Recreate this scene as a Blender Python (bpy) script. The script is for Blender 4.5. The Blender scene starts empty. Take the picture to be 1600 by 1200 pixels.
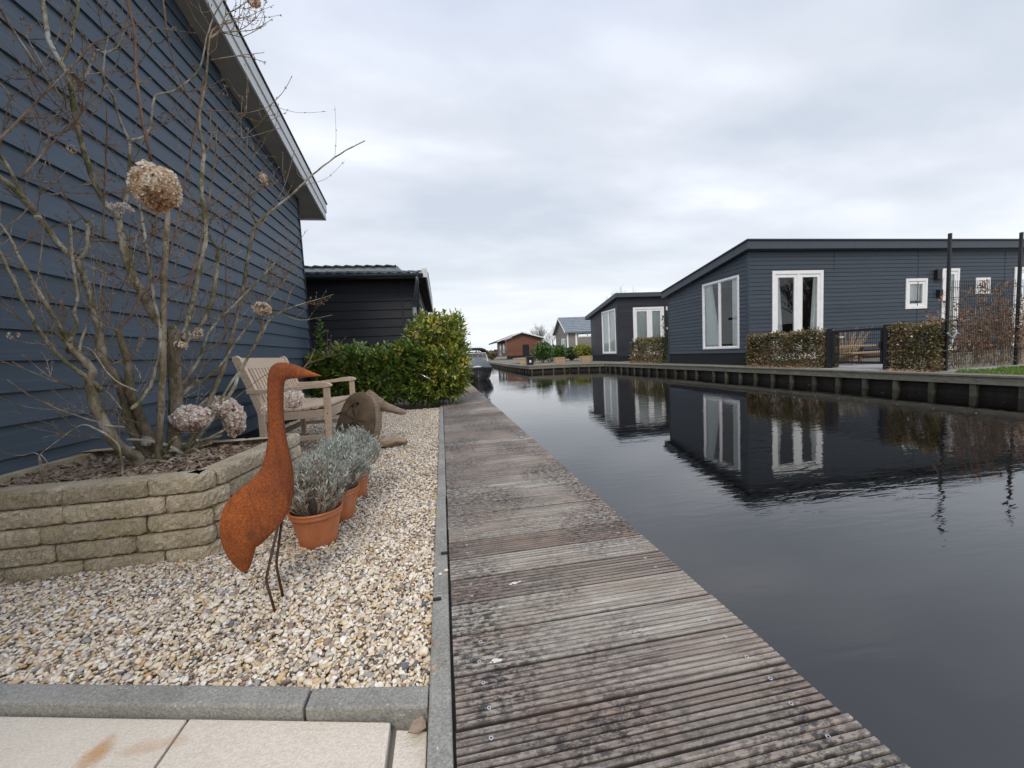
import bpy, math, random
import numpy as np
from mathutils import Vector, Matrix
R = math.radians
random.seed(7); RS = np.random.RandomState(7)
scene = bpy.context.scene
col = scene.collection
# ------------------------------------------------------------------ camera
EYE = Vector((0, 0, 0.82)); FPX = 620.0
_n = Vector((-0.05, -1, -0.0766)).normalized()
_d = Vector((-110, -42, 620.0)).normalized()
_n = (_n - _n.dot(_d) * _d).normalized()
_r = _d.cross(_n)
if _r.x < 0: _r = -_r
cam = bpy.data.cameras.new('camera'); cam.sensor_width = 36; cam.lens = 36 * FPX / 1600
cam.clip_start = 0.02; cam.clip_end = 3000
co = bpy.data.objects.new('camera', cam); col.objects.link(co)
# image axes (x right, y down, z forward) expressed in the world
ex = Vector((_r.x, _d.x, _n.x)); ey = Vector((_r.y, _d.y, _n.y)); ez = Vector((_r.z, _d.z, _n.z))
m = Matrix((ex, -ey, -ez)).transposed().to_4x4(); m.translation = EYE
co.matrix_world = m
scene.camera = co
# survey helpers: a sight line met with a real plane
def _ray(x, y):
    v = Vector((x - 800, y - 600, FPX)); return Vector((v.dot(_r), v.dot(_d), v.dot(_n)))
def atz(x, y, z=0.0):
    v = _ray(x, y); return EYE + v * ((z - EYE.z) / v.z)
def atY(x, y, Y):
    v = _ray(x, y); return EYE + v * (Y / v.y)
def atX(x, y, X):
    v = _ray(x, y); return EYE + v * (X / v.x)
# ------------------------------------------------------------------ world, sun, exposure
SUN_EL, SUN_AZ = R(48), R(250)
w = bpy.data.worlds.new('World'); scene.world = w; w.use_nodes = True
nt = w.node_tree; nt.nodes.clear()
out = nt.nodes.new('ShaderNodeOutputWorld'); bg = nt.nodes.new('ShaderNodeBackground')
sky = nt.nodes.new('ShaderNodeTexSky'); sky.sky_type = 'NISHITA'; sky.sun_disc = False
sky.sun_elevation = SUN_EL; sky.sun_rotation = SUN_AZ; sky.air_density = 1.0; sky.dust_density = 3.0
tc = nt.nodes.new('ShaderNodeTexCoord'); sep = nt.nodes.new('ShaderNodeSeparateXYZ')
nt.links.new(tc.outputs['Generated'], sep.inputs[0])
def wn(op, a, b=None, c=None):
    n = nt.nodes.new('ShaderNodeMath'); n.operation = op
    for i, v in enumerate((a, b, c)):
        if v is None: continue
        if hasattr(v, 'links'): nt.links.new(v, n.inputs[i])
        else: n.inputs[i].default_value = v
    return n.outputs[0]
zz = wn('MAXIMUM', sep.outputs[2], 0.0)
den = wn('ADD', zz, 0.16)
cmb = nt.nodes.new('ShaderNodeCombineXYZ')
nt.links.new(wn('DIVIDE', sep.outputs[0], den), cmb.inputs[0]); nt.links.new(wn('DIVIDE', sep.outputs[1], den), cmb.inputs[1])
mp = nt.nodes.new('ShaderNodeMapping'); mp.inputs['Rotation'].default_value = (0, 0, R(-32)); mp.inputs['Scale'].default_value = (0.55, 0.95, 1)
nt.links.new(cmb.outputs[0], mp.inputs[0])
n1 = nt.nodes.new('ShaderNodeTexNoise'); n1.inputs['Scale'].default_value = 0.75; n1.inputs['Detail'].default_value = 4; n1.inputs['Roughness'].default_value = 0.42; n1.inputs['Distortion'].default_value = 0.5
nt.links.new(mp.outputs[0], n1.inputs['Vector'])
n2 = nt.nodes.new('ShaderNodeTexNoise'); n2.inputs['Scale'].default_value = 2.4; n2.inputs['Detail'].default_value = 5; n2.inputs['Roughness'].default_value = 0.5
nt.links.new(mp.outputs[0], n2.inputs['Vector'])
cl = wn('ADD', wn('MULTIPLY', n1.outputs[0], 0.6), wn('MULTIPLY', n2.outputs[0], 0.4))
rp = nt.nodes.new('ShaderNodeValToRGB'); nt.links.new(cl, rp.inputs[0])
cr = rp.color_ramp
cr.elements[0].position = 0.40; cr.elements[0].color = (0.50, 0.545, 0.62, 1)
cr.elements[1].position = 0.62; cr.elements[1].color = (0.79, 0.815, 0.87, 1)
e = cr.elements.new(0.5); e.color = (0.61, 0.645, 0.715, 1)
# brighter, slightly warmer band of cloud low over the horizon
hz = nt.nodes.new('ShaderNodeMapRange'); nt.links.new(sep.outputs[2], hz.inputs[0])
hz.inputs[1].default_value = 0.0; hz.inputs[2].default_value = 0.34; hz.inputs[3].default_value = 1.0; hz.inputs[4].default_value = 0.0
hz.interpolation_type = 'SMOOTHSTEP'
mx = nt.nodes.new('ShaderNodeMix'); mx.data_type = 'RGBA'
nt.links.new(wn('MULTIPLY', hz.outputs[0], 0.75), mx.inputs[0]); nt.links.new(rp.outputs[0], mx.inputs[6]); mx.inputs[7].default_value = (0.76, 0.79, 0.80, 1)
# cloud cover over the physical sky: mostly cloud, a little of the sky's own light through it
m2 = nt.nodes.new('ShaderNodeMix'); m2.data_type = 'RGBA'; m2.inputs[0].default_value = 0.93
sc_ = nt.nodes.new('ShaderNodeVectorMath'); sc_.operation = 'SCALE'; sc_.inputs[3].default_value = 10.0
zb = nt.nodes.new('ShaderNodeMapRange'); nt.links.new(sep.outputs[2], zb.inputs[0]); zb.interpolation_type = 'SMOOTHSTEP'
zb.inputs[1].default_value = 0.62; zb.inputs[2].default_value = 0.95; zb.inputs[3].default_value = 10.0; zb.inputs[4].default_value = 15.5
nt.links.new(zb.outputs[0], sc_.inputs[3]); 
zt_ = nt.nodes.new('ShaderNodeMix'); zt_.data_type = 'RGBA'; zt_.blend_type = 'MULTIPLY'; zq = nt.nodes.new('ShaderNodeMapRange'); nt.links.new(sep.outputs[2], zq.inputs[0]); zq.inputs[1].default_value = 0.5; zq.inputs[2].default_value = 0.9
nt.links.new(zq.outputs[0], zt_.inputs[0]); nt.links.new(mx.outputs[2], zt_.inputs[6]); zt_.inputs[7].default_value = (0.93, 0.98, 1.12, 1)
nt.links.new(zt_.outputs[2], sc_.inputs[0])
nt.links.new(sky.outputs[0], m2.inputs[6]); nt.links.new(sc_.outputs[0], m2.inputs[7])
nt.links.new(m2.outputs[2], bg.inputs[0]); bg.inputs[1].default_value = 0.1
nt.links.new(bg.outputs[0], out.inputs[0])
sl = bpy.data.lights.new('sun', 'SUN'); sl.energy = 1.5; sl.angle = R(24); sl.color = (1.0, 0.90, 0.77)
so = bpy.data.objects.new('sun', sl); col.objects.link(so)
# the veiled sun stands high behind the camera's left shoulder
sd = Vector((math.cos(SUN_EL) * -0.35, math.cos(SUN_EL) * -0.93, math.sin(SUN_EL)))
so.rotation_euler = sd.to_track_quat('Z', 'Y').to_euler()
sky.sun_rotation = math.atan2(sd.x, sd.y)
scene.view_settings.view_transform = 'Standard'; scene.view_settings.look = 'None'
scene.view_settings.gamma = 1; scene.view_settings.exposure = 0.45
scene.cycles.max_bounces = 6; scene.cycles.transparent_max_bounces = 12
scene.cycles.use_denoising = True

# ------------------------------------------------------------------ materials
class NM:
    def __init__(s, name, rough=0.8, spec=0.3, ior=None):
        s.m = bpy.data.materials.new(name); s.m.use_nodes = True
        s.t = s.m.node_tree; s.b = s.t.nodes['Principled BSDF']
        s.b.inputs['Roughness'].default_value = rough; s.b.inputs['Specular IOR Level'].default_value = spec
    def put(s, n, key, v):
        i = n.inputs[key]
        if hasattr(v, 'links'): s.t.links.new(v, i)
        elif isinstance(v, tuple) and len(v) == 3 and i.type == 'RGBA': i.default_value = (*v, 1)
        else: i.default_value = v
    def n(s, typ, ins=None, **props):
        n = s.t.nodes.new('ShaderNode' + typ)
        for k, v in props.items(): setattr(n, k, v)
        for k, v in (ins or {}).items(): s.put(n, k, v)
        return n
    def pos(s, scale=(1, 1, 1), rot=(0, 0, 0)):
        g = s.n('NewGeometry'); mp = s.n('Mapping', {0: g.outputs['Position']})
        mp.inputs['Scale'].default_value = scale; mp.inputs['Rotation'].default_value = rot
        return mp.outputs[0]
    def noise(s, scale, detail=4, rough=0.55, vec=None, dist=0.0):
        d = {'Scale': scale, 'Detail': detail, 'Roughness': rough, 'Distortion': dist}
        d['Vector'] = vec if vec is not None else s.pos()
        return s.n('TexNoise', d).outputs[0]
    def ramp(s, fac, stops, const=False):
        n = s.n('ValToRGB', {0: fac}); r = n.color_ramp
        if const: r.interpolation = 'CONSTANT'
        while len(r.elements) < len(stops): r.elements.new(0.5)
        for e, (p, c) in zip(r.elements, stops):
            e.position = p; e.color = (*c, 1) if len(c) == 3 else c
        return n.outputs[0]
    def f(s, fac, a, b, lo=0.0, hi=1.0):
        n = s.n('MapRange', {0: fac, 1: lo, 2: hi, 3: a, 4: b}); return n.outputs[0]
    def mix(s, fac, a, b, mode='MIX'):
        n = s.n('Mix', {0: fac, 6: a, 7: b}, data_type='RGBA', blend_type=mode); return n.outputs[2]
    def attr(s, name='tint'):
        return s.n('Attribute', attribute_name=name).outputs['Fac']
    def math(s, op, a, b=0.0):
        return s.n('Math', {0: a, 1: b}, operation=op).outputs[0]
    def color(s, v): s.put(s.b, 'Base Color', v); return s
    def rough(s, v): s.put(s.b, 'Roughness', v); return s
    def bump(s, h, strength=0.5, dist=0.01):
        n = s.n('Bump', {'Height': h, 'Strength': strength, 'Distance': dist}); s.put(s.b, 'Normal', n.outputs[0]); return s

def plain(name, c, rough=0.6, spec=0.3, var=0.12, scale=6, metal=0.0):
    k = NM(name, rough, spec); v = k.noise(scale, 5, 0.6)
    a = tuple(x * (1 - var) for x in c); b = tuple(min(1, x * (1 + var)) for x in c)
    k.color(k.ramp(v, [(0.3, a), (0.7, b)])); k.b.inputs['Metallic'].default_value = metal
    return k.m

def mk_clapboard(name, a, b, along):   # painted wood-effect boards; along: scale low on that axis
    k = NM(name, 0.55, 0.3)
    sc = (1.2, 1.2, 1.2)
    stretch = (2, 2, 90) if along == 'H' else (90, 90, 2)
    g = k.noise(1.0, 6, 0.65, k.pos(stretch), 0.8)
    g2 = k.noise(1.0, 3, 0.5, k.pos((5, 5, 260)))
    big = k.noise(0.9, 4, 0.6)
    c = k.ramp(big, [(0.3, a), (0.7, b)])
    t = k.attr('tint')
    c = k.mix(0.35, c, k.ramp(t, [(0, tuple(x * 0.75 for x in a)), (1, tuple(x * 1.25 for x in b))]))
    lt = k.ramp(g, [(0.5, (0, 0, 0)), (0.66, (1, 1, 1))])
    c = k.mix(k.math('MULTIPLY', lt, 0.22), c, tuple(min(1, x * 2.0) for x in b))
    k.color(c); k.rough(k.f(big, 0.42, 0.62))
    k.bump(k.math('ADD', g, k.math('MULTIPLY', g2, 0.5)), 0.35, 0.004)
    return k.m

def mk_wood(name, light, dark, grain=(60, 4, 60), rough=0.75, bump=0.4, gray=None):
    k = NM(name, rough, 0.25)
    g = k.noise(1.0, 6, 0.7, k.pos(grain), 0.6); big = k.noise(3.0, 5, 0.6)
    c = k.ramp(g, [(0.3, dark), (0.65, light)])
    if gray: c = k.mix(k.f(big, 0, 0.7, 0.35, 0.7), c, gray)
    t = k.attr('tint')
    c = k.mix(0.5, c, k.mix(1.0, c, k.ramp(t, [(0, (0.55, 0.53, 0.5)), (1, (1.45, 1.4, 1.32))] if 'chip' in name else [(0, (0.7, 0.7, 0.7)), (1, (1.25, 1.2, 1.15))]), 'MULTIPLY'))
    k.color(c); k.bump(g, bump, 0.003); return k.m

def mk_deck():
    k = NM('deck wood', 0.8, 0.25)
    t = k.attr('tint')
    g = k.noise(1.0, 6, 0.7, k.pos((5, 130, 60)), 0.4)
    base = k.ramp(t, [(0.0, (0.195, 0.160, 0.138)), (0.25, (0.25, 0.218, 0.192)), (0.5, (0.295, 0.262, 0.23)), (0.8, (0.37, 0.345, 0.305)), (1, (0.23, 0.185, 0.155))])
    c = k.mix(1.0, base, k.ramp(g, [(0.3, (0.42, 0.40, 0.39)), (0.52, (1.05, 1.05, 1.05)), (0.75, (1.45, 1.45, 1.42))]), 'MULTIPLY')
    rib = k.noise(1.0, 3, 0.6, k.pos((0.8, 52, 1))); c = k.mix(1.0, c, k.ramp(rib, [(0.33, (0.76, 0.75, 0.74)), (0.65, (1.2, 1.2, 1.19))]), 'MULTIPLY')
    red = k.noise(3.2, 5, 0.6, k.pos((0.9, 2.2, 1)))
    c = k.mix(k.f(red, 0, 0.6, 0.46, 0.7), c, (0.27, 0.185, 0.145))
    green = k.noise(2.6, 5, 0.6, k.pos((1.1, 1.6, 1), (0.3, 0.8, 0.2)))
    c = k.mix(k.f(green, 0, 0.3, 0.5, 0.75), c, (0.31, 0.32, 0.25))
    # dark algae blotches, grainy, in big patches
    big = k.noise(1.6, 5, 0.62, k.pos((1, 0.8, 1)), 0.4); fine = k.noise(1.0, 5, 0.75, k.pos((38, 75, 40)))
    patch = k.f(big, 0.15, 1, 0.42, 0.56); sp = k.f(fine, 0, 1, 0.44, 0.56)
    c = k.mix(k.math('MULTIPLY', k.math('MULTIPLY', patch, sp), 0.93), c, (0.042, 0.040, 0.043))
    sp2 = k.f(k.noise(120, 3, 0.7), 0, 1, 0.6, 0.68)
    c = k.mix(k.math('MULTIPLY', sp2, 0.5), c, (0.06, 0.05, 0.045)); sp3 = k.f(k.noise(1.0, 4, 0.7, k.pos((60, 160, 1))), 0, 1, 0.58, 0.66); c = k.mix(k.math('MULTIPLY', sp3, 0.18), c, (0.50, 0.47, 0.43))
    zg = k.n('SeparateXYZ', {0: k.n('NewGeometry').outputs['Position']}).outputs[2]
    c = k.mix(k.f(zg, 0.85, 0, -0.006, -0.0025), c, (0.035, 0.028, 0.024))   # groove shade painted in by height, along with silt
    k.color(c); k.rough(k.f(big, 0.85, 0.6)); k.bump(k.math('ADD', g, fine), 0.7, 0.003)
    return k.m

def mk_concrete(name, a, b, speck=(0.5, 0.5, 0.48), dark=None, rough=0.9, moss=None):
    k = NM(name, rough, 0.2)
    big = k.noise(5, 5, 0.65); fine = k.noise(160, 4, 0.7)
    c = k.ramp(big, [(0.3, a), (0.7, b)])
    c = k.mix(0.2 if 'slab' in name else 0.5, c, k.mix(1.0, c, k.ramp(fine, [(0.35, (0.42, 0.42, 0.42)), (0.65, (1.5, 1.5, 1.5))]), 'MULTIPLY'))
    v = k.n('TexVoronoi', {'Scale': 95.0 if moss else 70.0, 'Vector': k.pos()}).outputs['Distance']
    w_ = k.noise(9, 2, 0.5)
    c = k.mix(k.math('MULTIPLY', k.f(v, 1, 0, 0.12, 0.2), k.f(w_, 0, 1, 0.42 if moss else 0.5, 0.5 if moss else 0.62)), c, speck)
    if moss:
        c = k.mix(0.6, c, k.mix(1.0, c, k.ramp(k.attr('tint'), [(0, (0.62, 0.60, 0.52)), (.5, (1.0, .97, .88)), (1, (1.3, 1.26, 1.18))]), 'MULTIPLY'))
        mo = k.noise(4.0, 6, 0.7, k.pos((1, 1, 1.4)))
        c = k.mix(k.f(mo, 0, 0.55, 0.52, 0.7), c, moss)
    if dark:
        dn = k.noise(2.4, 6, 0.7, k.pos((1, 1, 1.3), (1, 0, 0)))
        c = k.mix(k.f(dn, 0, 0.75, 0.56, 0.7), c, dark)
    k.color(c); k.bump(k.math('ADD', fine, k.noise(40, 4, 0.6)), 0.7, 0.006 if moss else 0.004)
    return k.m

def mk_leaf(name, stops, rough=0.4, spec=0.4, trans=0.0):
    k = NM(name, rough, spec)
    t = k.attr('tint'); k.color(k.ramp(t, stops)); k.b.inputs['Subsurface Weight'].default_value = 0.0
    if trans:
        tr = k.n('BsdfTranslucent', {'Color': k.ramp(t, stops)}); mxs = k.n('MixShader', {0: trans, 1: k.b.outputs[0], 2: tr.outputs[0]})
        o = [n for n in k.t.nodes if n.type == 'OUTPUT_MATERIAL'][0]; k.t.links.new(mxs.outputs[0], o.inputs[0])
    return k.m

def mk_glass(name, tint=(0.95, 0.97, 0.96), bias=0.02):
    k = NM(name); t = k.t
    fr = k.n('Fresnel', {'IOR': 1.5}); fac = k.math('ADD', fr.outputs[0], bias)
    tr = k.n('BsdfTransparent', {'Color': tint}); gl = k.n('BsdfGlossy', {'Color': (0.95, 0.97, 1.0), 'Roughness': 0.01})
    mxs = k.n('MixShader', {0: fac, 1: tr.outputs[0], 2: gl.outputs[0]})
    o = [n for n in t.nodes if n.type == 'OUTPUT_MATERIAL'][0]; t.links.new(mxs.outputs[0], o.inputs[0]); return k.m

def mk_rust():
    k = NM('rusted steel', 0.88, 0.2)
    a = k.noise(9, 6, 0.7); b = k.noise(170, 5, 0.75); cbig = k.noise(4.2, 4, 0.55, k.pos((1, 1, 0.7), (0.4, 0, 0)))
    c = k.ramp(b, [(0.3, (0.14, 0.045, 0.018)), (0.5, (0.35, 0.095, 0.026)), (0.7, (0.56, 0.185, 0.05))])
    c2 = k.ramp(b, [(0.3, (0.10, 0.033, 0.017)), (0.6, (0.24, 0.070, 0.028)), (0.8, (0.36, 0.12, 0.045))])
    c = k.mix(k.f(cbig, 0, 1, 0.4, 0.62), c, c2)
    grey = k.noise(12, 4, 0.6, k.pos((1, 1, 1), (0.2, 1.2, 0)))
    c = k.mix(k.f(grey, 0, 0.9, 0.64, 0.69), c, (0.10, 0.075, 0.06)); st_ = k.noise(1.0, 5, 0.7, k.pos((34, 34, 3.5))); c = k.mix(k.f(st_, 0, 0.55, 0.5, 0.68), c, (0.10, 0.035, 0.018))
    k.color(c); k.bump(k.math('ADD', b, a), 0.5, 0.003); return k.m

def mk_bark():
    k = NM('grey branch bark', 0.9, 0.15)
    a = k.noise(1.0, 5, 0.7, k.pos((60, 60, 18))); b = k.noise(7, 5, 0.6)
    rad = k.attr('tint')     # 0 for old wood, 1 for this year's red-brown twigs
    old = k.ramp(b, [(0.3, (0.19, 0.155, 0.095)), (0.45, (0.35, 0.30, 0.21)), (0.56, (0.48, 0.43, 0.33)), (0.68, (0.60, 0.59, 0.53))])
    moss = k.noise(11, 5, 0.65, k.pos((1, 1, 0.5)))
    old = k.mix(k.f(moss, 0, 0.8, 0.5, 0.58), old, (0.13, 0.13, 0.045)); old = k.mix(k.f(k.noise(38, 4, 0.65), 0, 0.7, 0.55, 0.64), old, (0.09, 0.08, 0.055))
    old = k.mix(k.f(rad, 1, 0, -1, 0), old, k.ramp(k.noise(1.0, 5, .7, k.pos((70, 70, 7))), [(0.35, (0.085, 0.062, 0.04)), (0.6, (0.21, 0.165, 0.11)), (.72, (.30, .26, .18))]))
    c = k.mix(rad, old, k.ramp(b, [(0.3, (0.17, 0.085, 0.055)), (0.7, (0.31, 0.20, 0.135))]))
    c = k.mix(0.7, c, k.mix(1.0, c, k.ramp(a, [(0.3, (0.45, 0.43, 0.42)), (0.65, (1.15, 1.15, 1.15))]), 'MULTIPLY'))
    k.color(c); k.bump(a, 0.7, 0.004); return k.m

def mk_water():
    k = NM('canal water', 0.015, 0.5)
    k.b.inputs['Base Color'].default_value = (0.004, 0.0035, 0.003, 1); k.b.inputs['IOR'].default_value = 1.8
    a = k.noise(1.0, 3, 0.55, k.pos((2.4, 10, 1)), 0.4); b = k.noise(1.0, 2, 0.5, k.pos((0.5, 1.3, 1)), 0.1)
    calm = k.f(k.noise(0.35, 3, 0.5), 0.15, 1.0, 0.35, 0.65)
    h = k.math('MULTIPLY', k.math('ADD', a, k.math('MULTIPLY', b, 0.7)), calm)
    k.bump(h, 0.17, 0.018); return k.m

def mk_pebble():
    k = NM('river pebbles', 0.6, 0.3); t = k.attr('tint')
    st = [(0, (0.73, 0.66, 0.54)), (.15, (0.66, 0.58, 0.45)), (.30, (0.70, 0.59, 0.42)), (.40, (0.56, 0.46, 0.33)), (.48, (0.77, 0.73, 0.66)),
          (.58, (0.45, 0.36, 0.27)), (.64, (0.48, 0.45, 0.40)), (.70, (0.56, 0.41, 0.22)), (.755, (0.27, 0.20, 0.155)), (.82, (0.62, 0.53, 0.42)), (.87, (0.36, 0.26, 0.21)), (.90, (0.29, 0.29, 0.28)), (.945, (0.13, 0.135, 0.145)), (.957, (0.52, 0.30, 0.13)), (.965, (0.58, 0.50, 0.42))]
    c = k.ramp(t, st, True); nz = k.noise(110, 4, 0.6)
    c = k.mix(0.6, c, k.mix(1.0, c, k.ramp(nz, [(0.3, (0.75, 0.73, 0.70)), (0.7, (1.25, 1.25, 1.25))]), 'MULTIPLY'))
    k.color(c); return k.m

def mk_tiles(name, c, axis_scale):
    k = NM(name, 0.5, 0.4); v = k.noise(2, 4, 0.6)
    k.color(k.ramp(v, [(0.3, tuple(x * .75 for x in c)), (0.7, tuple(x * 1.2 for x in c))])); return k.m

M = dict(
    clap=mk_clapboard('blue grey clapboard', (0.060, 0.085, 0.113), (0.084, 0.113, 0.146), 'H'),
    clapA=mk_clapboard('slate blue clapboard', (0.036, 0.048, 0.064), (0.048, 0.063, 0.082), 'H'),
    clapB=mk_clapboard('near black clapboard', (0.020, 0.022, 0.030), (0.030, 0.033, 0.043), 'H'),
    clapN=mk_clapboard('charcoal boards', (0.020, 0.022, 0.028), (0.030, 0.032, 0.039), 'H'),
    clapG=mk_clapboard('taupe boards', (0.15, 0.145, 0.13), (0.21, 0.20, 0.18), 'H'),
    brown=mk_clapboard('red brown boards', (0.115, 0.05, 0.032), (0.155, 0.066, 0.042), 'H'),
    trimD=plain('dark trim', (0.030, 0.036, 0.046), 0.5, 0.3), fasciaA=plain('blue grey fascia', (0.05, 0.066, 0.085), 0.5, 0.35, 0.08),
    plinth=plain('black plinth', (0.012, 0.013, 0.017), 0.7), white=plain('white paint', (0.74, 0.75, 0.76), 0.45, 0.4, 0.05),
    barge=plain('weathered white bargeboard', (0.68, 0.69, 0.69), 0.5, 0.4, 0.10, 3), soffit=plain('grey brown soffit', (0.40, 0.375, 0.34), 0.75, 0.2, 0.10, 4),
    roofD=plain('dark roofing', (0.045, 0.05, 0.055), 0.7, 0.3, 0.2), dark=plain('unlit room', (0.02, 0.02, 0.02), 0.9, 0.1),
    curtain=plain('sheer curtain', (0.90, 0.94, 0.92), 0.9, 0.1, 0.04), glass=mk_glass('window glass'),
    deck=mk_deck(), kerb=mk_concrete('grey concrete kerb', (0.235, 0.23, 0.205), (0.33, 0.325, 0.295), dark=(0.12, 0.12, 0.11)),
    slab=mk_concrete('cream paving slab', (0.62, 0.56, 0.465), (0.68, 0.62, 0.525), (0.74, 0.71, 0.66), rough=0.85),
    block=mk_concrete('mossy walling block', (0.34, 0.285, 0.20), (0.60, 0.52, 0.40), (0.82, 0.79, 0.72), dark=(0.10, 0.095, 0.065), moss=(0.36, 0.28, 0.11)),
    pebble=mk_pebble(), rust=mk_rust(), bark=mk_bark(), water=mk_water(),
    legrust=plain('dark rusted rod', (0.075, 0.04, 0.028), 0.8, 0.3, 0.3, 60),
    teak=mk_wood('weathered teak', (0.76, 0.585, 0.42), (0.50, 0.36, 0.25), (18, 60, 60), gray=(0.66, 0.53, 0.41)),
    terracotta=None,
    soil=plain('potting soil', (0.05, 0.035, 0.025), 0.95, 0.1, 0.4, 60), earth=plain('earth', (0.10, 0.085, 0.065), 0.95, 0.1, 0.3, 30),
    gravelbed=plain('gravel bed', (0.38, 0.33, 0.26), 0.95, 0.1, 0.4, 90),
    black=plain('black powder coat', (0.012, 0.013, 0.016), 0.45, 0.4, 0.1), zinc=plain('zinc', (0.22, 0.26, 0.28), 0.4, 0.5, 0.1, 6, 0.3),
    steel=plain('bright steel', (0.6, 0.6, 0.6), 0.25, 0.5, 0.1, 9, 0.9), gutter=plain('dark gutter', (0.055, 0.072, 0.085), 0.4, 0.5),
    cut=None)
def _stump():
    k = NM('sawn stump face', 0.85, 0.2)
    a = k.noise(14, 6, 0.7); b = k.noise(2.2, 5, 0.6)
    d = k.n('VectorMath', {0: k.pos(), 1: (-0.93, 4.02, 0.22)}, operation='DISTANCE').outputs['Value']
    rings = k.n('Math', {0: k.math('MULTIPLY', k.math('ADD', d, k.math('MULTIPLY', b, 0.12)), 420.0)}, operation='SINE').outputs[0]
    c = k.ramp(b, [(0.3, (0.075, 0.052, 0.036)), (0.5, (0.15, 0.105, 0.068)), (0.7, (0.27, 0.195, 0.128))])
    c = k.mix(k.f(rings, 0, 0.18, -1, 1), c, (0.03, 0.02, 0.016)); c = k.mix(k.f(a, 0, 0.6, 0.5, 0.75), c, (0.045, 0.033, 0.026)); pale = k.n('VectorMath', {0: k.pos(), 1: (-0.96, 3.98, 0.36)}, operation='DISTANCE').outputs['Value']; c = k.mix(k.math('MULTIPLY', k.f(pale, 0.7, 0, 0.02, 0.13), k.f(a, 0, 1, 0.4, 0.6)), c, (0.28, 0.20, 0.13))
    k.color(c); k.bump(k.math('ADD', k.math('MULTIPLY', k.noise(55, 6, 0.8), 2.0), k.math('ADD', a, k.math('MULTIPLY', rings, 0.12))), 0.8, 0.008); return k.m
M['cut'] = _stump()
def _terra():
    k = NM('weathered terracotta', 0.6, 0.3); a = k.noise(14, 5, 0.65); b = k.noise(60, 4, 0.7)
    c = k.ramp(a, [(0.3, (0.44, 0.145, 0.058)), (0.7, (0.56, 0.20, 0.085))])
    c = k.mix(k.f(k.noise(6, 5, 0.7, k.pos((1, 1, .5))), 0, .35, .55, .7), c, (0.60, 0.36, 0.24)); c = k.mix(k.f(b, 0, .35, .62, .72), c, (0.20, 0.10, 0.06))
    k.color(c); return k.m
M['terracotta'] = _terra()
M['log'] = mk_wood('pale driftwood', (0.42, 0.31, 0.21), (0.085, 0.055, 0.035), (9, 14, 75), bump=1.0, gray=(0.33, 0.265, 0.20))
M['bank'] = mk_wood('wet bank boards', (0.052, 0.048, 0.038), (0.018, 0.016, 0.013), (3, 3, 30), gray=(0.14, 0.14, 0.10))
M['bankcap'] = mk_wood('grey bank cap', (0.23, 0.215, 0.18), (0.10, 0.095, 0.075), (9, 5, 20), gray=(0.13, 0.13, 0.095))
M['bankdark'] = plain('wet dark bank', (0.022, 0.020, 0.016), 0.6, 0.3, 0.4, 12)
M['chip'] = mk_wood('bark chips', (0.40, 0.285, 0.20), (0.14, 0.09, 0.06), (50, 50, 50), gray=(0.46, 0.385, 0.31))
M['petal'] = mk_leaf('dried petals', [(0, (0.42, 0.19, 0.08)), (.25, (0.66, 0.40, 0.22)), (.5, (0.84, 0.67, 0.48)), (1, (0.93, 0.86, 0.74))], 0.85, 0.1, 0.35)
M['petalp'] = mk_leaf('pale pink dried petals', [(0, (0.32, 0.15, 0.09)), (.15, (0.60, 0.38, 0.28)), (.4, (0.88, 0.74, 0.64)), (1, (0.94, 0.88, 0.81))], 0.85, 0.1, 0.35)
M['laurel'] = mk_leaf('glossy laurel leaves', [(0, (0.055, 0.095, 0.022)), (.35, (0.11, 0.18, 0.038)), (.7, (0.20, 0.29, 0.055)), (.9, (0.34, 0.40, 0.075)), (1, (0.52, 0.42, 0.09))], 0.28, 0.6, 0.18)
M['laurely'] = mk_leaf('yellow green laurel leaves', [(0, (0.06, 0.10, 0.02)), (.3, (0.15, 0.20, 0.035)), (.65, (0.29, 0.34, 0.055)), (.88, (0.46, 0.45, 0.08)), (1, (0.58, 0.42, 0.09))], 0.28, 0.6, 0.18)  # yellower leaf tones of the tall bush itself
M['lav'] = mk_leaf('silver lavender leaves', [(0, (0.19, 0.20, 0.15)), (.5, (0.37, 0.40, 0.345)), (1, (0.58, 0.62, 0.56))], 0.8, 0.2, 0.1)
M['lavdry'] = mk_leaf('dry lavender stems', [(0, (0.17, 0.13, 0.09)), (.5, (0.34, 0.285, 0.22)), (1, (0.56, 0.48, 0.40))], 0.85, 0.1)
M['beech'] = mk_leaf('russet and green hedge leaves', [(0, (0.04, 0.038, 0.018)), (.25, (0.09, 0.10, 0.035)), (.5, (0.16, 0.14, 0.06)), (.75, (0.25, 0.145, 0.08)), (.93, (0.36, 0.24, 0.15)), (1, (0.62, 0.54, 0.47))], 0.6, 0.3, 0.1)
M['beechr'] = mk_leaf('russet beech leaves', [(0, (0.10, 0.05, 0.03)), (.4, (0.22, 0.10, 0.055)), (.8, (0.36, 0.17, 0.09)), (1, (0.60, 0.42, 0.32))], 0.6, 0.3, 0.15)
M['shrubg'] = mk_leaf('green shrub leaves', [(0, (0.015, 0.035, 0.01)), (.4, (0.035, 0.085, 0.018)), (.8, (0.08, 0.17, 0.03)), (1, (0.20, 0.26, 0.05))], 0.5, 0.4, 0.1)
M['shrubdark'] = mk_leaf('dark ivy leaves', [(0, (0.015, 0.028, 0.01)), (.6, (0.035, 0.06, 0.02)), (1, (0.08, 0.10, 0.03))], 0.5, 0.4, 0.1)
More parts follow.
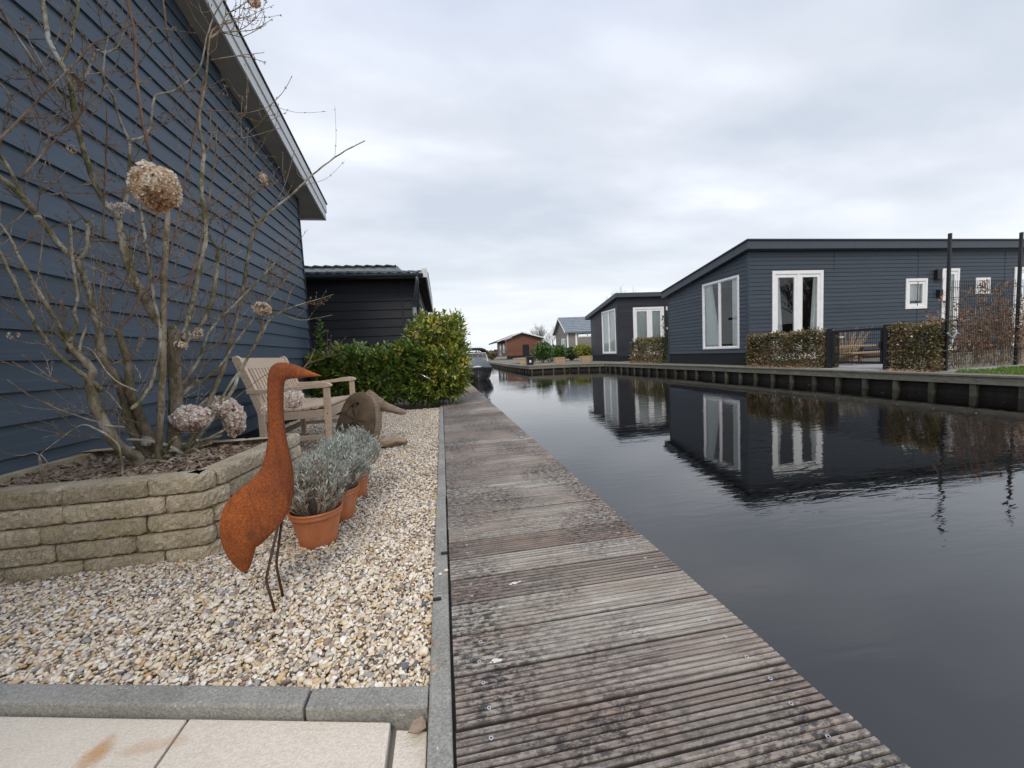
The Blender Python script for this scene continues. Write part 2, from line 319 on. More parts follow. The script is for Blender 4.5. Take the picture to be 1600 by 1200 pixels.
M['shruby'] = mk_leaf('yellow green shrub leaves', [(0, (0.05, 0.08, 0.02)), (.4, (0.14, 0.18, 0.03)), (.8, (0.32, 0.34, 0.05)), (1, (0.42, 0.38, 0.08))], 0.5, 0.4, 0.1)
M['grass'] = mk_leaf('lawn grass', [(0, (0.06, 0.11, 0.02)), (.6, (0.13, 0.23, 0.04)), (1, (0.22, 0.32, 0.07))], 0.6, 0.3, 0.2)
M['twig'] = plain('pale twig', (0.30, 0.24, 0.17), 0.9, 0.1, 0.25, 10)
M['fartwig'] = plain('far grey twigs', (0.22, 0.20, 0.185), 0.9, 0.1, 0.2, 2)
M['scrub'] = plain('far scrub', (0.10, 0.085, 0.065), 0.9, 0.1, 0.35, 0.6)
M['bankland'] = plain('bank soil', (0.17, 0.155, 0.125), 0.95, 0.1, 0.25, 3)
M['pave'] = mk_concrete('grey garden paving', (0.25, 0.25, 0.24), (0.33, 0.33, 0.31))
M['boxwood'] = mk_wood('planter box wood', (0.46, 0.34, 0.21), (0.30, 0.21, 0.13), (3, 3, 40))
M['boatc'] = plain('grey boat canvas', (0.10, 0.11, 0.125), 0.75, 0.3, 0.15, 3)
M['boatcd'] = plain('dark boat canvas', (0.02, 0.021, 0.026), 0.7, 0.3, 0.15, 3)
M['hull'] = plain('charcoal hull', (0.035, 0.038, 0.040), 0.25, 0.5, 0.15, 2)
M['hullg'] = plain('algae stained hull', (0.06, 0.062, 0.05), 0.5, 0.4, 0.2, 3)
M['tile'] = plain('glazed roof tile', (0.10, 0.115, 0.14), 0.25, 0.6, 0.25, 5)
M['tilemoss'] = plain('mossy roof tile', (0.045, 0.055, 0.045), 0.85, 0.2, 0.4, 9)
M['tileg'] = plain('grey roof tile', (0.17, 0.20, 0.23), 0.5, 0.4, 0.15, 2)
M['stain'] = plain('rust stain', (0.50, 0.27, 0.08), 0.9)
M['dropping'] = plain('bird dropping', (0.62, 0.62, 0.58), 0.9)

# ------------------------------------------------------------------ mesh builder
class MB:
    def __init__(s): s.v = []; s.f = []; s.t = []
    def add(s, vs, fs, tint=None):
        b = len(s.v); s.v += [tuple(v) for v in vs]; s.f += [tuple(i + b for i in f) for f in fs]
        s.t += [random.random() if tint is None else tint] * len(vs); return s
    def box(s, x0, x1, y0, y1, z0, z1, tint=None):
        return s.add([(x, y, z) for x in (x0, x1) for y in (y0, y1) for z in (z0, z1)],
                     [(0, 1, 3, 2), (4, 6, 7, 5), (0, 4, 5, 1), (2, 3, 7, 6), (0, 2, 6, 4), (1, 5, 7, 3)], tint)
    def bar(s, a, b, w, h, up=(0, 0, 1), tint=None, w2=None, h2=None):
        a = Vector(a); b = Vector(b); d = (b - a).normalized(); u = Vector(up)
        sd = d.cross(u).normalized(); u = sd.cross(d).normalized(); w2 = w2 or w; h2 = h2 or h
        vs = []
        for p, ww, hh in ((a, w, h), (b, w2, h2)):
            for i, j in ((-1, -1), (1, -1), (1, 1), (-1, 1)): vs.append(p + sd * (i * ww / 2) + u * (j * hh / 2))
        return s.add(vs, [(3, 2, 1, 0), (4, 5, 6, 7), (0, 1, 5, 4), (1, 2, 6, 5), (2, 3, 7, 6), (3, 0, 4, 7)], tint)
    def prism(s, poly, off, tint=None):
        n = len(poly); off = Vector(off); a = [Vector(p) for p in poly]; b = [p + off for p in a]
        fs = [tuple(range(n - 1, -1, -1)), tuple(range(n, 2 * n))] + [(i, (i + 1) % n, (i + 1) % n + n, i + n) for i in range(n)]
        return s.add(a + b, fs, tint)
    def tube(s, pts, rad, n=6, tint=None, cap=True):
        pts = [Vector(p) for p in pts]; k = len(pts)
        if k < 2: return s
        rad = rad if hasattr(rad, '__len__') else [rad] * k
        tang = [((pts[min(i + 1, k - 1)] - pts[max(i - 1, 0)])) for i in range(k)]
        tang = [t.normalized() if t.length > 1e-9 else Vector((0, 0, 1)) for t in tang]
        ref = Vector((0, 0, 1)) if abs(tang[0].z) < 0.9 else Vector((1, 0, 0))
        u = tang[0].cross(ref).normalized(); vs = []
        for i in range(k):
            u = (u - tang[i] * u.dot(tang[i]));
            u = u.normalized() if u.length > 1e-6 else tang[i].orthogonal().normalized()
            v = tang[i].cross(u)
            for j in range(n):
                a = 2 * math.pi * j / n; vs.append(pts[i] + (u * math.cos(a) + v * math.sin(a)) * rad[i])
        fs = [(i * n + j, i * n + (j + 1) % n, (i + 1) * n + (j + 1) % n, (i + 1) * n + j) for i in range(k - 1) for j in range(n)]
        if cap: fs += [tuple(range(n - 1, -1, -1)), tuple(range((k - 1) * n, k * n))]
        return s.add(vs, fs, tint)
    def lathe(s, prof, c, n=28, tint=None):
        c = Vector(c); vs = [c + Vector((r * math.cos(2 * math.pi * j / n), r * math.sin(2 * math.pi * j / n), z)) for r, z in prof for j in range(n)]
        k = len(prof); fs = [(i * n + j, i * n + (j + 1) % n, (i + 1) * n + (j + 1) % n, (i + 1) * n + j) for i in range(k - 1) for j in range(n)]
        return s.add(vs, fs, tint)
    def build(s, name, mat, parent=None, origin=None, smooth=False, bevel=0.0):
        off = Vector(origin) if origin is not None else (world_of(parent) if parent else Vector((0, 0, 0)))
        me = bpy.data.meshes.new(name); me.from_pydata([tuple(Vector(v) - off) for v in s.v], [], s.f)
        at = me.attributes.new('tint', 'FLOAT', 'POINT'); at.data.foreach_set('value', np.array(s.t, dtype=np.float32))
        me.materials.append(mat); me.validate(); me.update()
        if smooth: me.polygons.foreach_set('use_smooth', [True] * len(me.polygons))
        return link(name, me, parent, off if parent is None else None, bevel)
WORLD = {}
def world_of(o): return WORLD.get(o.name, Vector((0, 0, 0)))
def link(name, me, parent, loc=None, bevel=0.0):
    o = bpy.data.objects.new(name, me); col.objects.link(o)
    if parent: o.parent = parent; WORLD[o.name] = world_of(parent).copy()
    else:
        o.location = loc or (0, 0, 0); WORLD[o.name] = Vector(o.location)
    if bevel:
        b = o.modifiers.new('bevel', 'BEVEL'); b.width = bevel; b.segments = 2; b.limit_method = 'ANGLE'; b.angle_limit = R(40)
    return o
def tag(o, label=None, cat=None, group=None, kind=None):
    for k, v in (('label', label), ('category', cat), ('group', group), ('kind', kind)):
        if v: o[k] = v
    return o
def thing(name, loc, label, cat, group=None):
    o = bpy.data.objects.new(name, None); col.objects.link(o); o.location = loc; o.empty_display_size = 0.1
    WORLD[o.name] = Vector(loc); return tag(o, label, cat, group)
def npmesh(name, V, F, tint, mat, parent=None, smooth=False, origin=None):
    """V (n,3), F (m,k) arrays in world coordinates, tint per vertex"""
    off = np.array(world_of(parent)) if parent else (np.array(origin) if origin is not None else np.zeros(3))
    me = bpy.data.meshes.new(name); k = F.shape[1]
    me.vertices.add(len(V)); me.vertices.foreach_set('co', (V - off).astype(np.float32).ravel())
    me.loops.add(F.size); me.loops.foreach_set('vertex_index', F.astype(np.int32).ravel())
    me.polygons.add(len(F)); me.polygons.foreach_set('loop_start', np.arange(0, F.size, k, dtype=np.int32))
    me.polygons.foreach_set('loop_total', np.full(len(F), k, dtype=np.int32))
    if smooth: me.polygons.foreach_set('use_smooth', np.ones(len(F), dtype=bool))
    at = me.attributes.new('tint', 'FLOAT', 'POINT'); at.data.foreach_set('value', tint.astype(np.float32))
    me.materials.append(mat); me.update(calc_edges=True)
    return link(name, me, parent, Vector(off) if parent is None else None)
def structure(mb, name, mat, **k): return tag(mb.build(name, mat, **k), kind='structure')

def rotmats(n, rs=RS):
    q = rs.normal(size=(n, 4)); q /= np.linalg.norm(q, axis=1)[:, None]; a, b, c, d = q.T
    return np.stack([np.stack([a*a+b*b-c*c-d*d, 2*(b*c-a*d), 2*(b*d+a*c)], -1), np.stack([2*(b*c+a*d), a*a-b*b+c*c-d*d, 2*(c*d-a*b)], -1), np.stack([2*(b*d-a*c), 2*(c*d+a*b), a*a-b*b-c*c+d*d], -1)], 1)
def leaves(P, D, L, W, fold=0.25, curl=0.2, rs=RS, up=None):
    """leaf blades: P base (n,3), D direction (n,3), L length, W width -> V,F ; 2x3 quads folded on the midrib"""
    n = len(P); D = D / (np.linalg.norm(D, axis=1)[:, None] + 1e-9)
    A = rs.normal(size=(n, 3)) * 0.5 + (np.array([0, 0, 1.0]) if up is None else up)
    S = np.cross(D, A); S /= (np.linalg.norm(S, axis=1)[:, None] + 1e-9); N = np.cross(S, D)
    L = (np.ones(n) * L)[:, None]; W = (np.ones(n) * W)[:, None]
    rows = [(0, 0, 0), (0.3, 0.42, -0.02), (0.68, 0.46, -0.08), (1, 0.0, -0.25)]
    vs = []
    for t, wd, dz in rows:
        c = P + D * L * t + N * L * curl * dz * 4 * 0.5
        if wd == 0: vs.append(c)
        else:
            vs.append(c - S * W * wd + N * W * fold * wd); vs.append(c); vs.append(c + S * W * wd + N * W * fold * wd)
    V = np.stack(vs, 1)  # 0 base,1,2,3, 4,5,6, 7 tip
    F = np.array([[0, 2, 1, 1], [0, 3, 2, 2]])
    q = np.array([[1, 2, 5, 4], [2, 3, 6, 5]]); tr = np.array([[0, 2, 1], [0, 3, 2], [4, 5, 7], [5, 6, 7]])
    idx = np.arange(n)[:, None, None] * 8
    T = np.concatenate([(tr[None] + idx).reshape(-1, 3), (np.array([[1, 2, 5], [1, 5, 4], [2, 3, 6], [2, 6, 5]])[None] + idx).reshape(-1, 3)])
    return V.reshape(-1, 3), T, 8
def quads(P, D, L, W, rs=RS, bend=0.3):
    """small simple leaves, kite of two triangles"""
    n = len(P); D = D / (np.linalg.norm(D, axis=1)[:, None] + 1e-9); S = np.cross(D, rs.normal(size=(n, 3))); S /= (np.linalg.norm(S, axis=1)[:, None] + 1e-9)
    N = np.cross(S, D); L = (np.ones(n) * L)[:, None]; W = (np.ones(n) * W)[:, None]
    V = np.stack([P, P + D * L * 0.5 + S * W * 0.5 + N * L * bend * 0.2, P + D * L, P + D * L * 0.5 - S * W * 0.5 + N * L * bend * 0.2], 1).reshape(-1, 3)
    idx = np.arange(n)[:, None, None] * 4
    return V, (np.array([[0, 1, 2], [0, 2, 3]])[None] + idx).reshape(-1, 3), 4

def smoothline(pts, sub=4):
    pts = [Vector(p) for p in pts]; out = []
    if len(pts) < 3: return pts
    for i in range(len(pts) - 1):
        p0 = pts[max(i - 1, 0)]; p1 = pts[i]; p2 = pts[i + 1]; p3 = pts[min(i + 2, len(pts) - 1)]
        for j in range(sub):
            t = j / sub; t2 = t * t; t3 = t2 * t
            out.append(0.5 * ((2 * p1) + (p2 - p0) * t + (2 * p0 - 5 * p1 + 4 * p2 - p3) * t2 + (3 * p1 - p0 - 3 * p2 + p3) * t3))
    out.append(pts[-1]); return out

# clapboard wall: O origin, U horizontal unit vector, N outward normal. top(u) height of the wall's top; openings (u0,u1,z0,z1)
def clap(mb, O, U, N, u0, u1, z0, top, pitch, lap=0.016, openings=(), zmax=8.0):
    O, U, N = Vector(O), Vector(U), Vector(N); z = z0
    us = sorted({u0, u1} | {x for o in openings for x in o[:2] if u0 < x < u1})
    while z < zmax:
        za, zb = z, z + pitch; t = random.random()
        cuts = sorted({za, zb} | {q for o in openings for q in o[2:] if za < q < zb})
        for a, b in zip(cuts[:-1], cuts[1:]):
            for p, q in zip(us[:-1], us[1:]):
                cu, cz = (p + q) / 2, (a + b) / 2
                if any(o[0] < cu < o[1] and o[2] < cz < o[3] for o in openings): continue
                tp, tq = top(p), top(q)
                if max(tp, tq) <= a: continue
                # polygon of the strip under the slanted top
                poly = []
                def hz_(u): return tp + (tq - tp) * (u - p) / (q - p)
                pts = [(p, a), (q, a), (q, b), (p, b)]
                # clip z<=top(u)
                for i in range(4):
                    A, B = pts[i], pts[(i + 1) % 4]; fa = hz_(A[0]) - A[1]; fb = hz_(B[0]) - B[1]
                    if fa >= 0: poly.append(A)
                    if (fa > 0) != (fb > 0) and abs(fa - fb) > 1e-9:
                        s_ = fa / (fa - fb); poly.append((A[0] + (B[0] - A[0]) * s_, A[1] + (B[1] - A[1]) * s_))
                if len(poly) < 3: continue
                def P3(u, zz_): return O + U * u + Vector((0, 0, zz_)) + N * (lap * (1 - (zz_ - za) / pitch))
                mb.add([P3(*x) for x in poly], [tuple(range(len(poly)))], t)
                if a == za:   # the board's under edge
                    if tp < za or tq < za:      # keep the under edge below the slanted top
                        f_ = (za - tp) / (tq - tp); m_ = p + (q - p) * f_
                        e0, e1 = (m_, q) if tp < za else (p, m_)
                    else: e0, e1 = p, q
                    c0, c1 = P3(e0, za), P3(e1, za); mb.add([c0, c1, c1 - N * lap, c0 - N * lap], [(0, 3, 2, 1)], t)
        z = zb
    return mb

# ================================================================== SETTING
WZ = -0.345
mb = MB(); mb.add([(-150, -80, WZ), (260, -80, WZ), (260, 420, WZ), (-150, 420, WZ)], [(0, 1, 2, 3)]); structure(mb, 'canal_water', M['water'])
# left bank land, right bank land
QX = 9.3
quay_line = [(QX, -8), (QX, 4), (QX, 9), (9.25, 13), (8.8, 20.6), (7.2, 21.9), (4.9, 22.3), (4.75, 29), (5.3, 60)]
mb = MB()
mb.prism([(-150, -80, -0.9), (0.55, -80, -0.9), (0.55, 16.6, -0.9), (0.9, 30, -0.9), (2.2, 60, -0.9), (4, 130, -0.9), (-150, 130, -0.9)], (0, 0, 0.845))
structure(mb, 'garden_ground', M['bankland'])
mb = MB()
inner = [(x + 0.25, y) for x, y in quay_line[:4]] + [(9.0, 20.9), (7.3, 22.2), (5.15, 22.6), (5.0, 29), (5.6, 60), (9, 130), (260, 130), (260, -80), (QX + 0.25, -80)]
mb.prism([(x, y, -0.9) for x, y in inner], (0, 0, 0.895)); structure(mb, 'far_bank', M['bankland'])
# horizon land beyond the canal
mb = MB(); mb.prism([(-150, 150, -0.9), (260, 150, -0.9), (260, 420, -0.9), (-150, 420, -0.9)], (0, 0, 1.0)); structure(mb, 'far_land', M['scrub'])

rs_ = np.random.RandomState(90); n_ = 130; yy_ = rs_.uniform(3, 22, n_); xx_ = np.where(rs_.rand(n_) < .6, QX - .05 - rs_.exponential(.25, n_), .86 + rs_.exponential(.12, n_)); P_f = np.stack([xx_, yy_, np.full(n_, WZ + .004)], 1)
ang_ = rs_.uniform(0, 6.28, n_); D_f = np.stack([np.cos(ang_), np.sin(ang_), np.zeros(n_)], 1); S_f = np.stack([-D_f[:, 1], D_f[:, 0], np.zeros(n_)], 1); L_f = rs_.uniform(.02, .05, n_)[:, None]
V_f = np.stack([P_f, P_f + D_f * L_f * .5 + S_f * L_f * .3, P_f + D_f * L_f, P_f + D_f * L_f * .5 - S_f * L_f * .3], 1).reshape(-1, 3); F_f = (np.array([[0, 1, 2, 3]])[None] + (np.arange(n_) * 4)[:, None, None]).reshape(-1, 4)
tag(npmesh('floating_leaves', V_f, F_f, np.repeat(rs_.uniform(0, 1, n_), 4), M['beechr']), 'brown leaves floating along the edges of the canal', 'leaves', kind='stuff')
# gravel bed + pebbles
gy = lambda x: 0.962 - 0.248 * (x + 0.08)
mb = MB(); mb.prism([(-2.25, gy(-2.25), -0.06), (-0.075, gy(-0.075), -0.06), (-0.075, 6.8, -0.06), (-2.25, 6.8, -0.06)], (0, 0, 0.022)); structure(mb, 'gravel_bed', M['gravelbed'])
PL = [(-2.19, 1.93), (-1.24, 1.93), (-1.085, 1.935), (-1.04, 2.03), (-1.0, 2.45), (-0.985, 2.9)]
def in_planter(x, y, grow=0.0):
    edge = np.interp(y, [1.93, 1.95, 2.05, 2.45, 2.95], [-1.22, -1.10, -1.045, -1.0, -0.98])
    return (y > 1.93 - grow) & (y < 2.93 + grow) & (x < edge + grow)
import bmesh
def ico(sub):
    b = bmesh.new(); bmesh.ops.create_icosphere(b, subdivisions=sub, radius=1.0)
    V = np.array([v.co[:] for v in b.verts]); F = np.array([[v.index for v in f.verts] for f in b.faces]); b.free(); return V, F
def scatter_pebbles():
    out = []
    for sub, ylo, yhi, sp, size in ((2, 0.9, 2.5, 0.0092, 0.70), (1, 2.5, 6.8, 0.0130, 0.92)):
        nx = int(2.15 / sp); ny = int((yhi - ylo) / sp)
        gx, gyy = np.meshgrid(np.arange(nx), np.arange(ny)); n = gx.size
        x = -2.2 + (gx.ravel() + RS.uniform(-.5, .5, n)) * sp; y = ylo + (gyy.ravel() + RS.uniform(-.5, .5, n)) * sp
        k = (x < -0.083) & (y > gy(x) + 0.006) & ~in_planter(x, y, -0.02) & (y > -1.15 * x - 0.75)
        x, y = x[k], y[k]; n = len(x)
        s = size * np.clip(RS.lognormal(0, 0.30, n), 0.6, 2.2) * 0.0079
        ax = np.stack([s * RS.uniform(0.95, 1.6, n), s * RS.uniform(0.75, 1.1, n), s * RS.uniform(0.42, 0.72, n)], 1)
        z = -0.033 + RS.uniform(0, 0.013, n) + 0.006 * np.sin(x * 9 + y * 4) * np.sin(y * 7) + 0.3 * s
        yaw = RS.uniform(0, 6.283, n); tx = RS.normal(0, 0.45, n); ty = RS.normal(0, 0.45, n)
        cz, sz, cx_, sx_, cy_, sy_ = np.cos(yaw), np.sin(yaw), np.cos(tx), np.sin(tx), np.cos(ty), np.sin(ty)
        o, i = np.zeros(n), np.ones(n)
        Rz = np.stack([np.stack([cz, -sz, o], -1), np.stack([sz, cz, o], -1), np.stack([o, o, i], -1)], 1)
        Rx = np.stack([np.stack([i, o, o], -1), np.stack([o, cx_, -sx_], -1), np.stack([o, sx_, cx_], -1)], 1)
        Ry = np.stack([np.stack([cy_, o, sy_], -1), np.stack([o, i, o], -1), np.stack([-sy_, o, cy_], -1)], 1)
        Rm = Rx @ Ry @ Rz
        V0, F0 = ico(sub); nv = len(V0)
        V = V0[None] * ax[:, None, :]
        lump = 1 + 0.16 * np.sin(V0 @ RS.normal(size=(3, 1)) * 2.2 + 1)[:, 0][None] * RS.uniform(-1, 1, (n, 1)) + 0.1 * RS.uniform(-1, 1, (n, 1)) * V0[None, :, 0]
        V = V * lump[..., None]
        V = np.einsum('nij,nvj->nvi', Rm, V) + np.stack([x, y, z], 1)[:, None, :]
        F = (F0[None] + (np.arange(n) * nv)[:, None, None]).reshape(-1, 3)
        out.append((V.reshape(-1, 3), F, np.repeat(RS.uniform(0, 1, n), nv)))
    V = np.concatenate([out[0][0], out[1][0]]); F = np.concatenate([out[0][1], out[1][1] + len(out[0][0])]); t = np.concatenate([out[0][2], out[1][2]])
    tag(npmesh('gravel', V, F, t, M['pebble'], smooth=True), 'loose cream and tan river gravel beside the boardwalk', 'gravel', kind='stuff')
scatter_pebbles()

# kerbs: long concrete edging against the boardwalk, with butt joints
mb = MB(); ys = [-1.6, -0.35, 0.70, 1.36, 2.35, 3.35, 4.35, 5.35, 6.35, 7.2]
for a, b in zip(ys[:-1], ys[1:]):
    j = random.uniform(-0.002, 0.002); z1 = -0.002 + random.uniform(-0.002, 0.002)
    mb.box(-0.080 + j, -0.026 + j, a + 0.003, b - 0.003, -0.15, z1)
structure(mb, 'boardwalk_kerb', M['kerb'], bevel=0.005)
mb = MB()
def kstrip(x0, x1, dz=0.0, dy=0.0, dip=0.0):
    y = lambda x: gy(x) + dy
    w_ = 0.062
    mb.add([(x0, y(x0) - w_, -0.15), (x1, y(x1) - w_ + dip, -0.15), (x1, y(x1) + dip, -0.15), (x0, y(x0), -0.15),
            (x0, y(x0) - w_, dz), (x1, y(x1) - w_ + dip, dz), (x1, y(x1) + dip, dz), (x0, y(x0), dz)],
           [(3, 2, 1, 0), (4, 5, 6, 7), (0, 1, 5, 4), (1, 2, 6, 5), (2, 3, 7, 6), (3, 0, 4, 7)])
kstrip(-0.375, -0.084, -0.001, -0.006, 0.012); kstrip(-1.38, -0.381, -0.001); kstrip(-2.4, -1.386, 0.001)
structure(mb, 'patio_kerb', M['kerb'], bevel=0.006)
# cream paving slabs
mb = MB(); zt = -0.030
fy = lambda x: gy(x) - 0.070
xs = [-2.66, -2.16, -1.66, -1.163, -0.664, -0.168]
for r_ in range(4):
    for a, b in zip(xs[:-1], xs[1:]):
        z_ = zt + random.uniform(-0.0015, 0.0015); a2, b2 = a + 0.0035, b - 0.0035; dy = -0.5 * r_
        P = [(a2, fy(a2) + dy - 0.496), (b2, fy(b2) + dy - 0.496), (b2, fy(b2) + dy), (a2, fy(a2) + dy)]
        mb.prism([(x, y, -0.08) for x, y in P], (0, 0, 0.08 + z_))
    P = [(-0.158, 0.905 - 0.5 * r_ - 0.5), (-0.087, 0.885 - 0.5 * r_ - 0.5), (-0.087, 0.885 - 0.5 * r_), (-0.158, 0.905 - 0.5 * r_)]
    mb.prism([(x, y, -0.09) for x, y in P], (0, 0, 0.048))
structure(mb, 'patio_paving', M['slab'], bevel=0.003)
mb = MB(); mb.add([(-2.7, -1.2, -0.075), (-0.08, -1.2, -0.075), (-0.08, 1.4, -0.075), (-2.7, 1.4, -0.075)], [(0, 1, 2, 3)]); structure(mb, 'paving_bed', M['earth'])
# rust coloured stain on the left slab: a thin irregular film
c = atz(150, 1180, zt + 0.004)
def stain_mat():
    k = NM('rust stain film', 0.9, 0.1); n_ = k.noise(9, 5, 0.6)
    dv = k.n('VectorMath', {0: k.pos((1, 0.75, 1)), 1: (c.x, c.y * 0.75, 0)}, operation='DISTANCE').outputs['Value']
    dv2 = k.n('VectorMath', {0: k.pos((0.42, 1.5, 1)), 1: ((c.x + 0.10) * 0.42, (c.y) * 1.5, 0)}, operation='DISTANCE').outputs['Value']
    a = k.f(k.math('ADD', dv, k.math('MULTIPLY', n_, 0.06)), 1.0, 0, 0.036, 0.072)
    b = k.f(k.math('ADD', dv2, k.math('MULTIPLY', n_, 0.06)), 0.38, 0, 0.036, 0.075)
    k.put(k.b, 'Alpha', k.math('MAXIMUM', a, b)); k.color((0.58, 0.29, 0.075)); return k.m
mb = MB(); mb.add([(c.x - 0.16, c.y - 0.12, c.z), (c.x + 0.28, c.y - 0.12, c.z), (c.x + 0.28, c.y + 0.13, c.z), (c.x - 0.16, c.y + 0.13, c.z)], [(0, 1, 2, 3)])
structure(mb, 'paving_stain', stain_mat())

# boardwalk: grooved boards across the walk
def boardwalk():
    mb = MB(); pitch = 0.1485; bw = 0.1435; y = -2.0 + 0.012; ng = 8
    while y < 16.4:
        x0 = -0.020 + random.uniform(-.002, .002); x1 = 0.822 - 0.0035 * max(y, 0) + random.uniform(-.004, .004); t = random.random()
        zb = random.uniform(-0.0015, 0.0015); tilt = random.uniform(-0.0012, 0.0012)
        prof = [(0, -0.028)]; step = bw / ng
        for i in range(ng):
            a = i * step
            prof += [(a + 0.0004, -0.0012), (a + 0.0010, 0.0), (a + step - 0.0064, 0.0), (a + step - 0.0058, -0.0014)]
            if i < ng - 1: prof += [(a + step - 0.0055, -0.0125), (a + step - 0.0001, -0.0125)]
        prof += [(bw, -0.028)]
        xs_ = [x0, (x0 + x1) / 2, x1]
        skew = random.uniform(-0.002, 0.002)
        vs = [(x, y + p + skew * (x - x0), q + zb + tilt * (i - 1)) for i, x in enumerate(xs_) for p, q in prof]; n = len(prof)
        fs = [(k * n + i, (k + 1) * n + i, (k + 1) * n + i + 1, k * n + i + 1) for k in range(2) for i in range(n - 1)]
        fs += [tuple(range(n)), tuple(range(3 * n - 1, 2 * n - 1, -1))]
        mb.add(vs, fs, t); y += pitch
    # joists, edge beam and piles
    for jx in (0.10, 0.42, 0.72): mb.box(jx, jx + 0.06, -2, 16.4, -0.16, -0.030, 0.1)
    y = -1.8
    while y < 16.4:
        mb.box(0.60, 0.70, y, y + 0.10, -0.9, -0.031, 0.1); y += 1.5
    mb.box(0.552, 0.58, -2, 16.4, -0.9, -0.06, 0.05)
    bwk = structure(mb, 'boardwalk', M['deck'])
    sm = MB(); y = -2.0 + 0.012; i = 0
    while y < 9:
        for dy in (0.034, 0.106):
            for sx in (0.055, 0.735 - 0.0035 * max(y, 0)):
                cx, cy = sx + random.uniform(-.006, .006), y + dy + random.uniform(-.004, .004)
                sm.lathe([(0.0026, 0.0004), (0.0026, 0.0018), (0.0052, 0.0018), (0.0056, 0.0004)], (cx, cy, 0.0), 12)
        y += pitch
    s_ = sm.build('screw', M['steel'], bwk); s_['kind'] = 'stuff'
    dm = MB()
    for px, py, s_ in ((804, 911, .014), (812, 909, .008), (798, 913, .007), (776, 1032, .014), (768, 1035, .006), (706, 716, .012)):
        p = atz(px, py, 0.001); n = 9
        dm.add([(p.x + s_ * math.cos(a) * random.uniform(.6, 1.2), p.y + s_ * .6 * math.sin(a) * random.uniform(.6, 1.2), 0.0016) for a in [2 * math.pi * k / n for k in range(n)]], [tuple(range(n))])
    dm.build('dropping', M['dropping'], bwk)
boardwalk()
# mooring ring lying on the boardwalk
p = atz(814, 684, 0)
r_ = thing('mooring_ring', (p.x, p.y, 0), 'small steel mooring ring screwed down near the boardwalk edge', 'mooring ring')
mb = MB(); mb.box(p.x - .035, p.x + .035, p.y - .03, p.y + .03, 0.0015, 0.006); mb.build('base_plate', M['zinc'], r_, bevel=.001)
mb = MB(); mb.tube([(p.x + .006 + .028 * math.cos(a), p.y + .004, .03 + .028 * math.sin(a)) for a in np.linspace(0, 2 * math.pi, 18)], .005, 8, cap=False); mb.build('ring', M['zinc'], r_, smooth=True)

# ================================================================== LEFT HOUSE
HX, HC = -2.2, 7.27
SL = 0.2125
sof = lambda y: 3.565 + SL * (7.29 - y)
FXX, EY = -1.94, 7.90
lh = thing('chalet', (-2.2, 3, 0), 'large blue grey clapboard chalet on the left with white bargeboard and sloping eave', 'house')
mb = MB(); clap(mb, (HX, 0, 0), (0, 1, 0), (1, 0, 0), -1.5, HC, 0.14 - 0.05, lambda u: sof(u) + 0.03, 0.1645, 0.018)
clap(mb, (0, HC, 0), (-1, 0, 0), (0, 1, 0), 2.2, 6.0, 0.14, lambda u: 3.5, 0.1645, 0.018, zmax=3.5)
mb.build('wall', M['clap'], lh)
mb = MB(); mb.box(HX - 0.04, HX + 0.024, HC, HC + 0.035, 0.0, sof(HC) - 0.005); mb.build('corner_trim', M['trimD'], lh)
mb = MB(); mb.box(HX - 0.3, HX - 0.01, -1.5, HC - .02, -0.1, 0.09); mb.build('plinth', M['plinth'], lh)
mb = MB(); mb.prism([(HX - 4, -1.5, sof(-1.5)), (HX - 4, EY, sof(EY)), (FXX, EY, sof(EY)), (FXX, -1.5, sof(-1.5))][::-1], (0, 0, 0.012)); mb.build('soffit', M['soffit'], lh)
mb = MB(); mb.prism([(FXX + .002, -1.5, sof(-1.5) - .025), (FXX + .002, EY + .02, sof(EY) - .025), (FXX + .002, EY + .02, sof(EY) + .245), (FXX + .002, -1.5, sof(-1.5) + .245)], (0.022, 0, 0))
mb.prism([(FXX + .026, -1.5, sof(-1.5) + .11), (FXX + .026, EY + .03, sof(EY) + .11), (FXX + .026, EY + .03, sof(EY) + .262), (FXX + .026, -1.5, sof(-1.5) + .262)], (0.014, 0, 0))
mb.box(HX - 4, FXX, EY, EY + .018, sof(EY) - .025, sof(EY) + .2)
mb.build('bargeboard', M['barge'], lh)
mb = MB(); mb.prism([(-7, -1.5, sof(-1.5) + .268), (-7, EY + .06, sof(EY) + .268), (-7, EY + .06, sof(EY) + .292), (-7, -1.5, sof(-1.5) + .292)], (7 + FXX + .055, 0, 0)); mb.build('roof', M['roofD'], lh)

